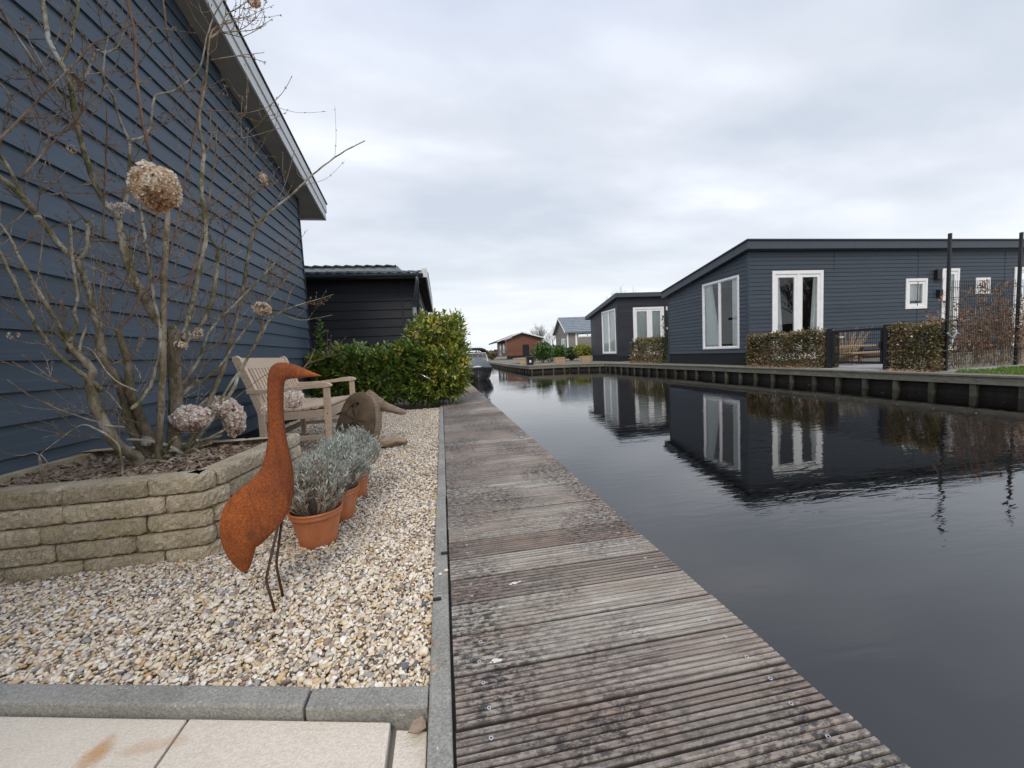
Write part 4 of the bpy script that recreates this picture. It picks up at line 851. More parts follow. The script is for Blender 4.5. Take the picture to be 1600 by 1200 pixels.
# ================================================================== BARE HYDRANGEA SHRUB
def sh(x, y, off=0.0):
    v = _ray(x, y); return EYE + v * ((4.42 + off) / (v.y - 1.2 * v.x))
def dep(p): return (p - EYE).dot(Vector((ez.x, ez.y, ez.z)))
FWD = Vector((_ray(800, 600))).normalized()
def depth(p): return (Vector(p) - EYE).dot(FWD)
BR = [  # (offset, tint, start diameter px, end diameter px, points)
 (0, 0, 26, 24, [(272, 712), (275, 640), (272, 565), (270, 515)]),
 (-.15, 0, 20, 13, [(215, 718), (185, 697), (162, 660), (147, 625), (140, 595), (144, 580), (130, 562), (112, 546)]),
 (.05, 0, 22, 14, [(235, 716), (212, 680), (200, 650), (192, 612), (182, 590), (162, 565), (145, 547)]),
 (.0, 0, 20, 11, [(255, 716), (236, 690), (222, 660), (212, 632), (203, 612), (200, 570), (192, 540), (185, 517)]),
 (.1, 0, 14, 10, [(170, 572), (160, 550), (157, 522), (147, 490), (140, 455), (127, 422), (118, 407)]),
 (.1, 0, 11, 12, [(118, 407), (92, 382), (72, 354), (60, 340), (41, 315), (19, 292), (-10, 270)]),
 (.1, 0, 9, 6, [(41, 315), (22, 277), (-5, 235)]),
 (.1, 0, 9, 7, [(118, 407), (131, 398), (137, 380), (136, 345)]),
 (.1, .6, 5, 3, [(139, 376), (185, 376), (207, 372), (245, 359), (282, 344), (335, 342), (367, 327), (387, 305), (404, 268)]),
 (-.15, 0, 10, 4, [(112, 546), (103, 525), (62, 460), (35, 410), (15, 370), (-8, 340)]),
 (-.2, 0, 10, 5, [(160, 610), (140, 592), (105, 567), (72, 532), (50, 497), (27, 450), (-5, 380)]),
 (-.15, 0, 7, 5, [(107, 535), (120, 512), (117, 487), (121, 462), (115, 412), (108, 350)]),
 (-.15, 0, 8, 6, [(112, 546), (98, 530), (84, 512)]), (-.15, 0, 8, 4, [(122, 552), (128, 530), (135, 506)]),
 (.05, 0, 17, 12, [(268, 525), (255, 512), (240, 492), (220, 455), (200, 410), (188, 365), (184, 337)]),
 (.05, 0, 11, 8, [(184, 337), (165, 319), (150, 290), (139, 262), (120, 195), (109, 127), (94, 97), (75, 56), (66, -5)]),
 (.05, 0, 7, 5, [(94, 97), (101, 86), (116, 45), (123, -5)]),
 (.05, .1, 5, 3, [(111, 131), (128, 125), (139, 109), (150, 79), (165, 82), (187, 67), (199, 30), (204, -5)]),
 (.05, 0, 9, 5, [(184, 337), (198, 310), (202, 262), (202, 221)]),
 (.05, 0, 6, 3, [(202, 221), (190, 195), (176, 150), (162, 127), (164, 85), (171, 45)]),
 (.05, 0, 6, 3, [(202, 221), (229, 210), (237, 180), (244, 150), (277, 139), (311, 109), (322, 64), (334, 26), (352, -5)]),
 (.0, 0, 12, 7, [(284, 530), (290, 515), (297, 490), (302, 465), (310, 425), (320, 382), (321, 350), (315, 300), (317, 257), (320, 240)]),
 (.0, .3, 6, 4, [(320, 242), (312, 187), (322, 124), (328, 60), (338, 40)]), (0, .8, 4, 2, [(320, 242), (330, 215), (326, 165)]),
 (.02, 0, 11, 7, [(280, 545), (290, 535), (310, 512), (325, 485), (335, 450), (342, 390)]),
 (.02, 0, 5, 3, [(342, 390), (330, 376), (325, 362)]), (.02, .5, 4, 2, [(342, 390), (350, 372), (352, 355)]),
 (.1, 0, 12, 6, [(290, 712), (305, 670), (327, 627), (350, 572), (367, 510), (382, 440), (392, 375), (401, 349)]),
 (.1, .2, 6, 3, [(401, 349), (430, 325), (461, 300), (487, 274), (532, 240), (570, 220)]),
 (.1, .1, 5, 3, [(401, 349), (390, 325), (393, 305), (410, 288)]),
 (.0, 0, 9, 4, [(278, 620), (285, 600), (312, 560), (325, 522), (350, 492), (397, 445), (432, 408)]),
 (.0, 0, 11, 9, [(270, 640), (285, 615), (309, 597)]), (.0, 0, 7, 3, [(305, 602), (318, 594), (345, 570), (365, 540), (387, 510), (430, 455), (452, 430)]),
 (.15, 0, 11, 1.6, [(300, 700), (330, 655), (360, 615), (375, 583), (400, 535), (420, 502), (442, 486), (472, 475), (521, 460)]),
 (.15, 0, 6, 1.4, [(320, 660), (360, 600), (409, 524), (428, 488), (470, 500), (520, 492)]),
 (-.05, 0, 8, 5, [(205, 640), (230, 612), (247, 565), (250, 520), (236, 440), (228, 380), (218, 318)]),
 (.0, 0, 6, 3, [(185, 517), (172, 512), (155, 502)]), (.0, .9, 6, 4, [(185, 517), (190, 508), (207, 490), (220, 462), (245, 437), (262, 400), (277, 350), (287, 287), (307, 200), (318, 120)]),
 (-.1, .3, 4, 2, [(192, 737), (188, 700), (185, 650)]), (-.2, .2, 5, 2, [(185, 697), (150, 670), (125, 665), (95, 685), (61, 711)]), (-.2, .5, 3, 2, [(61, 711), (78, 728), (88, 742)]), (-.2, .3, 2, 1.5, [(61, 711), (30, 712), (0, 705)]),
 (-.2, .5, 5, 2, [(195, 668), (170, 665), (150, 659), (94, 640), (45, 617), (11, 593)]),
 (-.1, .3, 4, 2, [(190, 640), (170, 615), (150, 606), (112, 604), (56, 584), (19, 565)]), (-.1, .1, 4, 2, [(215, 612), (175, 590), (140, 545), (100, 545), (70, 530)]),
 (-.3, .95, 6, 5, [(196, -5), (204, 20), (210, 56), (217, 150), (236, 251)]),
 (-.3, .7, 5, 3, [(-5, 222), (67, 150), (146, 67)]), (-.3, .8, 4, 3, [(34, 277), (94, 210), (169, 131)]), (0, .9, 4, 3, [(161, 371), (165, 262), (167, 165)]),
 (.0, .2, 5, 3, [(-5, 5), (22, 49), (75, 127), (101, 161), (112, 180)]), (0, .2, 4, 2, [(130, 200), (101, 161), (60, 90), (40, 55)]),
 (.0, .8, 4, 3, [(292, 462), (310, 387), (320, 350), (334, 262), (340, 190)]), (0, .7, 4, 3, [(255, -5), (262, 56), (277, 112), (311, 184)]),
 (.0, .3, 4, 2, [(328, 60), (345, 45), (352, 25), (372, 12), (396, -4)]), (0, .7, 2.6, 1.6, [(322, 172), (350, 174), (384, 177), (426, 165)]), (0, .7, 2.6, 1.6, [(312, 207), (340, 208), (378, 216), (438, 200)]),
 (0, .7, 2.4, 1.6, [(334, 49), (360, 50), (380, 44), (399, 30)]), (0, .7, 2.4, 1.6, [(342, 50), (362, 54), (381, 57), (415, 39)]), (0, .6, 2.4, 1.6, [(328, 94), (352, 90), (380, 86), (413, 82)]),
 (0, .95, 3.5, 2.5, [(292, 606), (320, 570), (345, 540), (352, 500), (353, 420), (352, 380)]), (.0, .9, 3, 2, [(320, 550), (350, 530), (352, 500)]),
 (0, .8, 3, 2, [(262, 468), (300, 440), (352, 400), (400, 352), (440, 300), (460, 235)]), (0, .8, 3, 2, [(300, 345), (340, 310), (380, 262), (388, 200)]),
 (.1, .6, 3, 2, [(409, 524), (412, 490), (414, 460), (420, 440), (422, 405)]), (.1, .4, 3, 2, [(442, 486), (450, 470), (456, 452), (470, 436)]), (.1, .6, 3, 1.6, [(472, 580), (485, 560), (492, 545)]),
 (.0, .8, 3, 2, [(100, 20), (90, 60), (60, 110), (5, 170)]), (0, .4, 3, 2, [(0, 130), (40, 170), (90, 195), (105, 198)]), (0, .8, 3, 2, [(55, 175), (75, 250), (97, 300)]),
 (0, .9, 3, 2, [(92, 300), (130, 340), (170, 375), (212, 420)]), (0, .6, 3, 2, [(150, 405), (172, 440), (212, 462)]), (0, .8, 3, 2, [(205, 340), (232, 380), (255, 405)]),
 (-.3, .9, 4, 3, [(246, 325), (240, 380), (228, 452)]), (-.1, .5, 3, 2, [(285, 450), (272, 430), (280, 400), (287, 390)]),
]
def shrub():
    base = sh(252, 716); base.z = 0.30
    root = thing('hydrangea_shrub', tuple(base), 'large leafless shrub with mossy stems and dried flower heads in the raised bed', 'shrub')
    mb = MB(); nodes = []
    rs = random.Random(11)
    def addbranch(P, r0, r1, tint, wig=0.0022):
        pts = smoothline(P, 5); n = len(pts)
        pts = [p + Vector((rs.uniform(-1, 1), rs.uniform(-1, 1), rs.uniform(-1, 1))) * wig * (0.15 if i in (0, n - 1) else 1) * min(1, r0 * 150) for i, p in enumerate(pts)]
        rad = [max(.0011, (r0 + (r1 - r0) * i / (n - 1)) * (1 + rs.uniform(-.09, .12))) for i in range(n)]
        mb.tube(pts, rad, 10 if r0 > .012 else (7 if r0 > .005 else 5), tint); return pts, rad
    K = 1 / FPX / 2
    for off, tint, d0, d1, px in BR:
        if d0 >= 12 and tint == 0 and max(p_[1] for p_ in px) > 690: tint = -.6
        n = len(px); P = []
        for i, (x, y) in enumerate(px):
            P.append(sh(x, y, off + 0.10 * math.sin(x * .021 + y * .013 + off * 9)))
        r0 = d0 * K * depth(P[0]); r1 = d1 * K * depth(P[-1])
        if px[0][1] > 690: P.insert(0, P[0] + Vector((0, 0, -.16)))
        pts, rad = addbranch(P, r0 * (.70 if d0 < 16 else .8), r1 * (.72 if d1 > 4 else .5), tint)
        nodes.append((pts, rad, tint))
    # swollen knots where old wood was cut back
    for x, y, r_ in ((112, 546, .028), (144, 582, .024), (118, 407, .020), (270, 515, .036), (184, 337, .022), (136, 345, .012), (320, 242, .012), (309, 597, .019), (60, 340, .018), (252, 640, .03), (230, 690, .04)):
        c = sh(x, y, .05); V0, F0 = ico(2); dv = np.array([rs.uniform(.8, 1.15) for _ in range(len(V0))])[:, None]
        mb.add([tuple(v) for v in V0 * r_ * dv * .8 + np.array(c)], [tuple(f) for f in F0], 0)
    # root flare and dead wood at the foot
    for i in range(16):
        a = sh(rs.uniform(205, 300), rs.uniform(700, 722), rs.uniform(-.1, .2)); a.z = .31; b = a + Vector((rs.uniform(-.22, .25), rs.uniform(-.2, .2), rs.uniform(.02, .16)))
        addbranch([b, a.lerp(b, .5) + Vector((0, 0, rs.uniform(0, .04))), a], .006, .014, 0)
    # this year's paired twigs with buds
    def twig(p, d, L, r, tint, lvl=0):
        q1 = p + d * L * .5 + Vector((rs.uniform(-.02, .02), rs.uniform(-.02, .02), rs.uniform(0, .03))); q2 = p + d * L + Vector((0, 0, L * .3))
        pts, rad = addbranch([p, q1, q2], r, r * .55, tint, .002)
        for k_ in range(3, len(pts), 3):
            for sg in (-1, 1):
                t = (pts[k_] - pts[k_ - 1]).normalized(); s_ = t.cross(Vector((rs.uniform(-1, 1), rs.uniform(-1, 1), .3))).normalized() * sg
                mb.tube([pts[k_], pts[k_] + (s_ + t) * .005, pts[k_] + (s_ + t * 1.4) * .009], [rad[k_] * .9, .0022, .0006], 4, .55)
        if lvl == 0 and rs.random() < .55:
            for sg in (-1, 1):
                t = (q2 - q1).normalized(); s_ = t.cross(Vector((rs.uniform(-1, 1), rs.uniform(-1, 1), rs.uniform(-1, 1)))).normalized() * sg
                twig(q1, (t + s_ * .8).normalized(), L * rs.uniform(.3, .6), r * .7, tint, 1)
    cnt = 0
    while cnt < 330:
        pts, rad, tint = rs.choice(nodes); i = rs.randrange(len(pts) // 3, len(pts)); p = pts[i]
        if p.z < .62: continue
        t = (pts[i] - pts[max(i - 1, 0)]).normalized(); s_ = t.cross(Vector((rs.uniform(-1, 1), rs.uniform(-1, 1), rs.uniform(-1, 1)))).normalized()
        d = (t * .5 + s_ * .9 + Vector((rs.uniform(-.1, .35), 0, .45))).normalized(); L = rs.uniform(.08, .34)
        e = p + d * L
        if e.x < HX + .08: continue
        twig(p, d, L * 1.15, rs.uniform(.0015, .0026), rs.uniform(.2, 1)); cnt += 1
    # tangle of thin dead shoots low on the left side
    for _ in range(34):
        a = sh(rs.uniform(130, 330), rs.uniform(560, 690), rs.uniform(-.15, .15)); d = Vector((rs.uniform(-1, .8), rs.uniform(-.6, .3), rs.uniform(-.1, .9))).normalized()
        if (a + d * .3).x < HX + .06: continue
        twig(a, d, rs.uniform(.1, .32), rs.uniform(.0012, .0022), rs.uniform(.1, .7))
    br = mb.build('branches', M['bark'], root, smooth=True)
    def head(x, y, off, R_, n, m_, lab=None, squash=(1, 1, 1), seed=1, droop=(0, 0, 0), size=.0105):
        r2 = np.random.RandomState(seed); c = np.array(sh(x, y, off)); N = r2.normal(size=(n, 3)); N /= np.linalg.norm(N, axis=1)[:, None]
        rad = R_ * r2.uniform(.62, 1.0, n) ** .5 * (1 + .10 * np.sin(N[:, 0] * 5) * np.cos(N[:, 2] * 4))
        P = N * rad[:, None] * np.array(squash) + c + np.array(droop)[None] * (N[:, 2:3] * R_)
        # each floret: four papery petals round its centre, facing outward
        PP, DD, TT = [], [], []
        for k_ in range(4):
            A = np.cross(N, r2.normal(size=(n, 3))); A /= np.linalg.norm(A, axis=1)[:, None]
            if k_ == 0: A0 = A; B0 = np.cross(N, A0)
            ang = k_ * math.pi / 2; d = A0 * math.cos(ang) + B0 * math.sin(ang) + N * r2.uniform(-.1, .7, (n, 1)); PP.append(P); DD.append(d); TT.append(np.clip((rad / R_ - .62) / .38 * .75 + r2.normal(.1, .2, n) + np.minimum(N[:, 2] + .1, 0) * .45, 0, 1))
        PP, DD, TT = np.concatenate(PP), np.concatenate(DD), np.concatenate(TT)
        V, F, k_ = leaves(PP, DD, size * r2.uniform(.8, 1.3, len(PP)), size * r2.uniform(.8, 1.05, len(PP)), fold=.35, curl=.9, rs=r2)
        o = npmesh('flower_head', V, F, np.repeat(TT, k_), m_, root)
        if lab: o['label'] = lab
    head(245, 293, -1.1, .086, 520, M['petal'], 'big tan dried flower head hanging from a red stem', (.95, .95, 1.08), 1, size=.0145)
    head(299, 652, -.05, .084, 360, M['petalp'], 'pale pink dried flower head low by the trunk', (1.1, 1, .8), 2, size=.018)
    head(342, 636, .15, .088, 340, M['petalp'], None, (1.15, 1, .8), 3, size=.018); head(366, 655, .1, .080, 290, M['petalp'], 'drooping pale dried flower head above the bed rim', (.7, 1, 1.35), 4, size=.018)
    head(410, 482, 0, .055, 130, M['petal'], None, (1, 1, .8), 5); head(412, 280, 0, .033, 42, M['petal'], None, (.8, 1, 1.2), 6); head(190, 325, 0, .045, 34, M['petalp'], None, (1.2, 1, .5), 7)
    head(397, 1, -.3, .038, 80, M['petal'], None, (1, 1, .8), 8); head(308, 520, 0, .040, 26, M['petal'], None, (1, 1, .7), 9); head(282, 540, -.05, .04, 26, M['petal'], None, (1, 1, .6), 10)
    head(458, 624, .1, .075, 180, M['petalp'], 'loose dried flower head drooping over the bench seat', (1, 1, .9), 12, size=.013); head(420, 640, .1, .045, 40, M['petalp'], None, (1.2, 1, .6), 13, size=.012)
    head(22, 525, -.1, .02, 12, M['petal'], None, (1, 1, 1), 14, size=.006); head(112, 232, 0, .016, 8, M['petal'], None, (1, 1, 1), 15, size=.009)
    mb2 = MB(); a, b, c = sh(395, 600, .25), sh(425, 585, .2), sh(458, 612, .1); mb2.tube(smoothline([sh(330, 655, .1), a, b, c], 5), .0022, 5, .5); mb2.tube(smoothline([sh(430, 600, .1), sh(420, 620, .1), sh(420, 640, .1)], 4), .0015, 5, .5); mb2.build('flower_stem', M['bark'], root, smooth=True)
shrub()
a, b = sh(247, 727, -.12), sh(262, 330, -.12); mb = MB(); mb.tube([a, a.lerp(b, .35) + Vector((.006, 0, 0)), a.lerp(b, .7) + Vector((-.004, 0, 0)), b], [.0165, .0155, .0145, .012], 9, .35)
tag(mb.build('plant_stake', M['bark'], origin=a, smooth=True), 'straight grey brown stake rising in front of the shrub trunk', 'stake')

# ================================================================== FOLIAGE HELPERS
def pts_box(n, x0, x1, y0, y1, z0, z1, shell=0.8, rs=RS, bump=0.0, fp=(.16, .16, .22, .22, .24)):
    """points near the surface of a box (mostly the outer shell), outward normals"""
    P = np.stack([rs.uniform(x0, x1, n), rs.uniform(y0, y1, n), rs.uniform(z0, z1, n)], 1); c = np.array([(x0 + x1) / 2, (y0 + y1) / 2, (z0 + z1) / 2]); h = np.array([(x1 - x0) / 2, (y1 - y0) / 2, (z1 - z0) / 2])
    k = rs.rand(n) < shell; face = rs.choice(5, n, p=fp); dpt = rs.exponential(0.05, n)
    N = (P - c) / h
    for f_, (ax, sg) in enumerate(((0, -1), (0, 1), (1, -1), (1, 1), (2, 1))):
        m_ = k & (face == f_); P[m_, ax] = c[ax] + sg * (h[ax] - dpt[m_] + bump * rs.normal(size=m_.sum())); nn = np.zeros(3); nn[ax] = sg; N[m_] = nn
    return P, N
def foliage(name, parent, mat, P, N, size, ratio=.55, up=.4, spread=.8, rs=RS, big=False, origin=None, tint=None):
    D = N * .8 + rs.normal(size=P.shape) * spread + np.array([0, 0, up]); L = size * rs.uniform(.65, 1.3, len(P))
    V, F, k = (leaves if big else quads)(P, D, L, L * ratio, rs=rs) if not big else leaves(P, D, L, L * ratio, rs=rs)
    t = rs.uniform(0, 1, len(P)) if tint is None else tint
    return npmesh(name, V, F, np.repeat(t, k), mat, parent, origin=origin)

# laurel hedge: upright shoots of glossy leaves
def shoots(name, parent, mat, B, Dn, rs, nl=8, L=.125, step=.024, shift=0.0):
    n = len(B); P, D, S, T = [], [], [], []; Dn = Dn / np.linalg.norm(Dn, axis=1)[:, None]
    base_t = np.clip(rs.beta(2, 3, n) + shift, 0, 1)
    A = np.cross(Dn, rs.normal(size=(n, 3))); A /= np.linalg.norm(A, axis=1)[:, None]; Bn = np.cross(Dn, A)
    for j in range(nl):
        a = j * 2.4 + rs.uniform(-.4, .4, n); rad = (A * np.cos(a)[:, None] + Bn * np.sin(a)[:, None]); tip = j / (nl - 1)
        P.append(B + Dn * (step * j)); D.append(rad * (1.15 - .7 * tip) + Dn * (.45 + .7 * tip)); S.append(L * (1 - .25 * tip) * rs.uniform(.75, 1.2, n)); T.append(np.clip(base_t + rs.normal(0, .12, n) + .1 * tip + (rs.rand(n) > .975) * .5, 0, 1))
    P, D, S, T = map(np.concatenate, (P, D, S, T))
    V, F, k = leaves(P, D, S, S * .44, fold=.25, curl=.35, rs=rs); return npmesh(name, V, F, np.repeat(T, k), mat, parent, smooth=False)
def laurel():
    rs = np.random.RandomState(21)
    h = thing('laurel_hedge', (-1.1, 7.2, 0), 'low dark green laurel hedge across the end of the gravel', 'hedge')
    n = 1150; P, N = pts_box(n, -2.05, .0, 6.85, 7.75, .02, .88, .97, rs, .03, (.04, .04, .56, .06, .30))
    P[:, 2] += .05 * np.sin(P[:, 0] * 7) + .03 * np.sin(P[:, 0] * 17); P[:, 1] += .03 * np.sin(P[:, 0] * 3.1 + P[:, 2] * 4)
    P[:, 2] = np.maximum(P[:, 2], .03)
    shoots('foliage', h, M['laurel'], P, N * .7 + np.array([0, 0, .75]) + rs.normal(size=P.shape) * .3, rs, shift=.02)
    mb = MB()
    for i in range(26):
        x = -2.0 + 1.85 * (i / 25) + rs.uniform(-.03, .03); y = 7.2 + rs.uniform(-.2, .2); mb.tube([(x, y, -.02), (x + rs.uniform(-.06, .06), y, .4), (x + rs.uniform(-.15, .15), y + rs.uniform(-.2, .1), .85)], [.012, .009, .005], 5)
    mb.build('stems', M['twig'], h)
    h = thing('laurel_sapling', (-1.98, 7.12, 0), 'tall thin laurel shoot against the corner of the clapboard house', 'shrub')
    B = np.array([(-1.96 + .03 * math.sin(i), 7.05 + .02 * math.cos(i * 2), .8 + .07 * i) for i in range(9)]); shoots('foliage', h, M['laurel'], B, np.array([(0.15 * math.sin(i * 2), -.1, 1) for i in range(9)], float), rs, nl=7, L=.115)
    mb = MB(); mb.tube([(-1.98, 7.12, -.02), (-1.97, 7.08, .7), (-1.96, 7.05, 1.45)], [.012, .008, .003], 5); mb.build('stem', M['twig'], h)
    h = thing('laurel_bush', (-.05, 7.15, 0), 'tall yellow green laurel bush leaning over the edge of the boardwalk', 'shrub')
    # crown: three overlapping lobes with an uneven edge
    P, N = [], []
    for cx, cy, cz, rx, ry, rz, m_ in ((-.24, 7.2, 1.14, .24, .30, .36, 150), (-.02, 7.2, 1.02, .24, .30, .40, 130), (.19, 7.2, 1.16, .17, .30, .34, 120), (.10, 7.05, .66, .30, .42, .42, 260), (-.22, 7.1, .55, .33, .38, .42, 170), (.24, 7.15, .70, .14, .26, .46, 130), (.0, 6.9, .34, .33, .25, .27, 130)):
        q = rs.normal(size=(m_, 3)); q /= np.linalg.norm(q, axis=1)[:, None]; r_ = rs.uniform(.45, 1.0, m_)[:, None] ** .5 * (1 + .12 * np.sin(q[:, :1] * 7 + q[:, 2:3] * 5))
        P.append(q * r_ * np.array([rx, ry, rz]) + np.array([cx, cy, cz])); N.append(q)
    P, N = np.concatenate(P), np.concatenate(N); k = P[:, 2] > .06; P, N = P[k], N[k]
    shoots('foliage', h, M['laurely'], P, N * .6 + np.array([0, 0, .6]) + rs.normal(size=P.shape) * .35, rs, shift=.06, L=.105, nl=8)
    mb = MB()
    for i in range(14):
        a = rs.uniform(0, 6.28); mb.tube([(-.14 + .05 * math.cos(a), 7.15 + .05 * math.sin(a), -.02), (-.1 + .15 * math.cos(a), 7.15 + .15 * math.sin(a), .6), (.0 + .3 * math.cos(a), 7.15 + .25 * math.sin(a), 1.35)], [.022, .014, .005], 6)
    mb.build('stems', M['twig'], h)
laurel()
a, b = atY(655, 584, 6.72), atY(672, 592, 6.62)
t = thing('metal_rail', tuple(a), 'short bright metal tube poking out of the laurel bush', 'rail')
mb = MB(); mb.tube([a + Vector((-.02, .12, 0)), a, b], .012, 10); mb.build('tube', M['steel'], t, smooth=True)
mb = MB(); mb.tube([atY(653, 594, 6.75), atY(664, 601, 6.65)], .008, 8); mb.build('lower_tube', M['steel'], t, smooth=True)
mb = MB(); mb.box(-2.2, -.09, 6.70, 6.74, -.06, .035); structure(mb, 'hedge_kerb', M['bankdark'])

# ================================================================== NEIGHBOUR HOUSE (left bank)
nh = thing('cabin', (-1.5, 10, 0), 'low charcoal boarded cabin behind the laurel hedge with a tiled roof and gutter', 'house')
NX = -0.43
mb = MB(); clap(mb, (0, 9, 0), (1, 0, 0), (0, -1, 0), -4.5, NX, .05, lambda u: 2.50, .185, .02); clap(mb, (NX, 0, 0), (0, 1, 0), (1, 0, 0), 9.0, 15, .05, lambda u: 2.6, .185, .02)
mb.build('wall', M['clapN'], nh)
mb = MB(); x_ = atY(630, 500, 9).x; mb.box(x_ - .02, x_ + .02, 8.965, 8.978, .05, 2.48); mb.box(NX - .01, NX + .035, 8.965, 9.02, .05, 2.5); mb.build('batten', M['clapN'], nh)
mb = MB()   # tiled roof: rows of curved tiles
def tiled(mb, x0, x1, y0, y1, z0, z1, rows, tw=.20, amp=.022):
    n = int((x1 - x0) / tw * 6)
    for r_ in range(rows):
        fa, fb = r_ / rows, (r_ + 1.08) / rows; ya, yb = y0 + (y1 - y0) * fa, y0 + (y1 - y0) * fb; za, zb = z0 + (z1 - z0) * fa + .028, z0 + (z1 - z0) * fb
        vs = []
        for i in range(n + 1):
            x = x0 + (x1 - x0) * i / n; h = amp * (math.sin(2 * math.pi * (x - x0) / tw) + .4 * math.sin(4 * math.pi * (x - x0) / tw))
            vs += [(x, ya, za + h - .035), (x, ya, za + h), (x, yb, zb + h)]
        mb.add(vs, [(3 * i, 3 * i + 3, 3 * i + 4, 3 * i + 1) for i in range(n)] + [(3 * i + 1, 3 * i + 4, 3 * i + 5, 3 * i + 2) for i in range(n)])
zl_ = atY(560, 424, 10.5).z - .03; tiled(mb, -4.6, -.24, 8.66, 10.5, 2.62, zl_, 5, .2, .010); mb.build('roof', M['tile'], nh)
mb = MB(); mb.box(-4.6, -.2, 8.72, 15.3, 2.50, 2.56); mb.prism([(-4.6, 8.72, 2.56), (-4.6, 15, 2.56), (-4.6, 15, zl_ - .03), (-4.6, 10.4, zl_ - .04)], (4.4, 0, 0)); mb.build('soffit', M['plinth'], nh)
xr = atY(620, 420, 10.5).x
z1_, z2_ = atY(560, 424, 10.5).z, atY(560, 418, 10.5).z
mb = MB(); mb.box(-4.6, xr, 10.5, 10.53, zl_ - .05, z2_); mb.prism([(xr, 10.51, zl_ - .05), (xr, 10.51, z2_ + .05), (xr + .16, 10.51, zl_ + .0), (xr + .16, 10.51, zl_ - .05)], (0, .02, 0)); mb.build('upper_fascia', M['zinc'], nh)
mb = MB(); tiled(mb, -4.6, xr - .02, 10.46, 13.5, z2_ + .02, z2_ + .30, 8, .24, .012); mb.build('upper_roof', M['tilemoss'], nh)
mb = MB(); xe = -.225   # verge board running away along the right side
mb.prism([(xe, 8.62, 2.50), (xe, 8.62, 2.70), (xe, 9.6, 2.76), (xe, 15.3, 2.80), (xe, 15.3, 2.42), (xe, 9.6, 2.46)], (.03, 0, 0)); mb.box(-.30, xe, 8.60, 8.62, 2.50, 2.68); mb.build('verge_board', M['barge'], nh)
mb = MB(); pr = [(8.60 + .062 * math.cos(a), 2.575 + .062 * math.sin(a)) for a in np.linspace(math.pi, 2 * math.pi, 9)]
pr2 = pr + [(8.60 + .054 * math.cos(a), 2.575 + .054 * math.sin(a)) for a in np.linspace(2 * math.pi, math.pi, 9)]
mb.prism([(-4.6, y, z) for y, z in pr2], (4.6 - .27, 0, 0)); mb.build('gutter', M['gutter'], nh, smooth=False)
xd = atY(652, 440, 8.6).x
mb = MB(); mb.tube([(xd, 8.60, 2.53), (xd, 8.61, 2.42), (xd - .10, 8.85, 2.05), (xd - .11, 8.93, 1.95), (xd - .11, 8.93, 0.05)], .038, 12); mb.build('downpipe', M['gutter'], nh, smooth=True)
mb = MB(); mb.tube([(xd - .112, 8.93, 1.92), (xd - .112, 8.93, 0.0)], .046, 12); mb.build('pipe_sleeve', M['zinc'], nh, smooth=True)

rc = thing('cabin', (-4, 24, 0), 'dark boarded cabin farther along the left bank, mirrored in the big window', 'house')
mb = MB(); clap(mb, (-1.3, 0, 0), (0, 1, 0), (1, 0, 0), 17.5, 27, 0, lambda u: 2.6, .2, .02); clap(mb, (0, 17.5, 0), (1, 0, 0), (0, -1, 0), -8, -1.3, 0, lambda u: 2.6, .2, .02); mb.build('wall', M['brown'], rc)
mb = MB(); mb.prism([(-.9, 17, 2.55), (-4.6, 17, 3.3), (-8.3, 17, 2.55), (-8.3, 17, 2.7), (-4.6, 17, 3.5), (-.9, 17, 2.7)], (0, 10.5, 0)); mb.build('roof', M['roofD'], rc)
